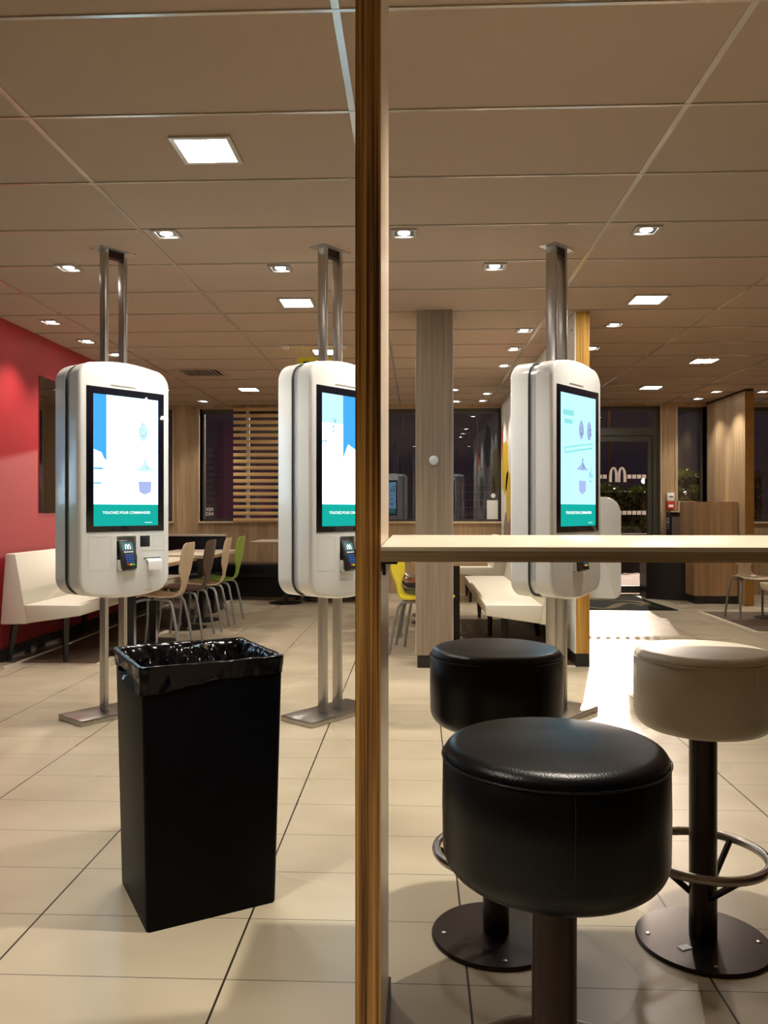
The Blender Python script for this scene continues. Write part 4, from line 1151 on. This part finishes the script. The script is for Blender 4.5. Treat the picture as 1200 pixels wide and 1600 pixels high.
# hanging yellow sign behind the middle kiosk
s = thing('hanging_sign', 'yellow hanging sign with black number behind the middle kiosk pole', 'sign', (-0.93, 7.30, CEIL))
g = G(); g.box(-0.30, 0.30, -0.012, 0.012, -0.012, 0); g.build('rail', 'satin', s)
for x in (-0.26, 0.26):
    g = G(); g.box(x - 0.025, x + 0.025, -0.015, 0.015, -0.035, -0.012); g.build('clip', 'whitepaint', s)
g = G(); g.box(-0.155, 0.16, -0.004, 0.004, -0.40, -0.115); cd = g.build('card', 'signyellow', s)
text_mesh('70', 'number', 'ink', cd, (0.0, -0.0055, -0.235), 0.20, bold=0.01)
for x in (-0.12, 0.12):
    g = G(); g.tube([(x, 0, -0.012), (x, 0, -0.115)], 0.0012, 5); g.build('wire', 'satin', s)

# ------------------------------------------------------------------ outside at night
g = G(); g.box(-30, 40, YB + 0.22, 60, -0.12, -0.02); struct(g.build('ground', 'asphalt'))
def hedge(label, x0, x1, y, z0, z1, dep=0.8, n=1500, seed=1):
    t = thing('hedge', label, 'hedge', ((x0 + x1) / 2, y, 0), 0, 'clipped bushes outside')
    g = G(); w_ = (x1 - x0) / 2
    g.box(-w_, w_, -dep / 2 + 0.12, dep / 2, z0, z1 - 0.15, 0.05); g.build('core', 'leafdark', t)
    r = random.Random(seed); g = G()
    for i in range(n):
        x = r.uniform(-w_, w_); f_ = r.random()
        top = z1 - 0.15 + 0.16 * noise.noise(Vector((x * 2.2 + seed, 0, 0)))
        if f_ < 0.62: p_ = Vector((x, -dep / 2 + r.uniform(0, 0.14), r.uniform(z0, top)))
        else: p_ = Vector((x, r.uniform(-dep / 2, dep / 2), top + r.uniform(-0.06, 0.12)))
        s_ = r.uniform(0.03, 0.06)
        a = Vector((r.uniform(-1, 1), r.uniform(-1, 1), r.uniform(-1, 1))).normalized(); b = a.cross(Vector((r.uniform(-1, 1), 1, r.uniform(-1, 1)))).normalized()
        g.f([g.v(p_ - a * s_), g.v(p_ + b * s_ * 0.5), g.v(p_ + a * s_), g.v(p_ - b * s_ * 0.5)])
    g.build('foliage', 'leaf', t, smooth=False)
    return t
def planter(label, x0, x1, y):
    g = G(); g.box(x0, x1, y - 0.55, y + 0.55, -0.02, 0.62, 0.02); tag(g.build('planter_box', 'planter'), label, 'planter')
hedge('green bush lit by the street lamp, seen through the glass door', 3.4, 6.6, 19.0, 0.67, 1.76, seed=2, n=3600)
planter('low concrete planter under the bush seen through the glass door', 3.3, 6.7, 19.05)
hedge('bush seen through the narrow window beside the oak partition', 6.2, 8.4, 20.4, 0.0, 2.15, seed=5, n=1800)
hedge('small bush at the left corner of the narrow window, close outside', 3.95, 4.25, 12.9, 0.0, 1.42, dep=0.3, n=220, seed=8)
def fence(label, x0, x1, y, h_):
    t = thing('wire_fence', label, 'fence', (x0, y, 0)); L = x1 - x0
    n_ = int(L / 2.5)
    for i in range(n_ + 1):
        g = G(); g.box(L * i / n_ - 0.025, L * i / n_ + 0.025, -0.03, 0.03, -0.02, h_ + 0.03); g.build('post', 'frame', t)
    g = G(); z = 0.05
    while z < h_:
        g.box(0, L, -0.004, 0.004, z, z + 0.009); z += 0.2
    x = 0
    while x < L:
        g.box(x, x + 0.006, -0.003, 0.003, 0.05, h_ + 0.02); x += 0.1
    g.build('mesh_panel', plain('galvanised_wire', (0.45, 0.36, 0.26), 0.4, metal=0.5), t, smooth=False)
fence('tall wire mesh fence beyond the bushes outside', 1.0, 11.0, 21.6, 2.05)
sl_ = thing('street_lamp', 'tall street lamp post outside, seen through the glass door', 'street lamp', (5.95, 25.5, 0))
g = G(); g.tube([(0, 0, -0.02), (0, 0, 5.6)], 0.055, 12, r2=0.045); g.build('post', plain('lamp_post_orange_lit', (0.45, 0.28, 0.14), 0.5), sl_)  # orange lamplight is put into the post colour
g = G(); g.box(-0.15, 0.15, -0.55, 0.05, 5.58, 5.70, 0.02); g.build('lamp_head', 'satin', sl_)
g = G(); g.box(-0.12, 0.12, -0.5, -0.05, 5.565, 5.58); g.build('lamp_lens', emit('sodium_glow', (1.0, 0.62, 0.36), 60), sl_)
L = bpy.data.lights.new('street_beam', 'SPOT'); L.energy = STREET_W; L.color = (1.0, 0.74, 0.58); L.spot_size = math.radians(60); L.spot_blend = 0.4; L.shadow_soft_size = 0.08
o = bpy.data.objects.new('street_beam', L); COL.objects.link(o); o.parent = sl_; o.location = (0, -0.3, 5.0)
dirv = Vector((2.0, 8.0, 0.0)) - Vector((5.95, 25.2, 5.0)); o.rotation_euler = dirv.to_track_quat('-Z', 'Y').to_euler()
for i, (x, lab) in enumerate(((7.72, 'brighter of two distant white lights seen low through the glass door'), (8.0, 'dimmer of two distant white lights seen low through the glass door'))):
    g = G(); r_ = 0.09 if i == 0 else 0.06
    g.lathe([(0, -r_)] + [(r_ * math.sin(PI * k / 8), -r_ * math.cos(PI * k / 8)) for k in range(1, 8)] + [(0, r_)], seg=12)
    o = g.build('distant_lamp', emit('distant_glow', (1.0, 0.82, 0.66), 14)); o.location = (x, 28.0, 2.17); tag(o, lab, 'lamp')
    g = G(); g.tube([(0, 0, -2.17), (0, 0, -r_)], 0.02, 6); g.build('lamp_stem', 'frame', o)
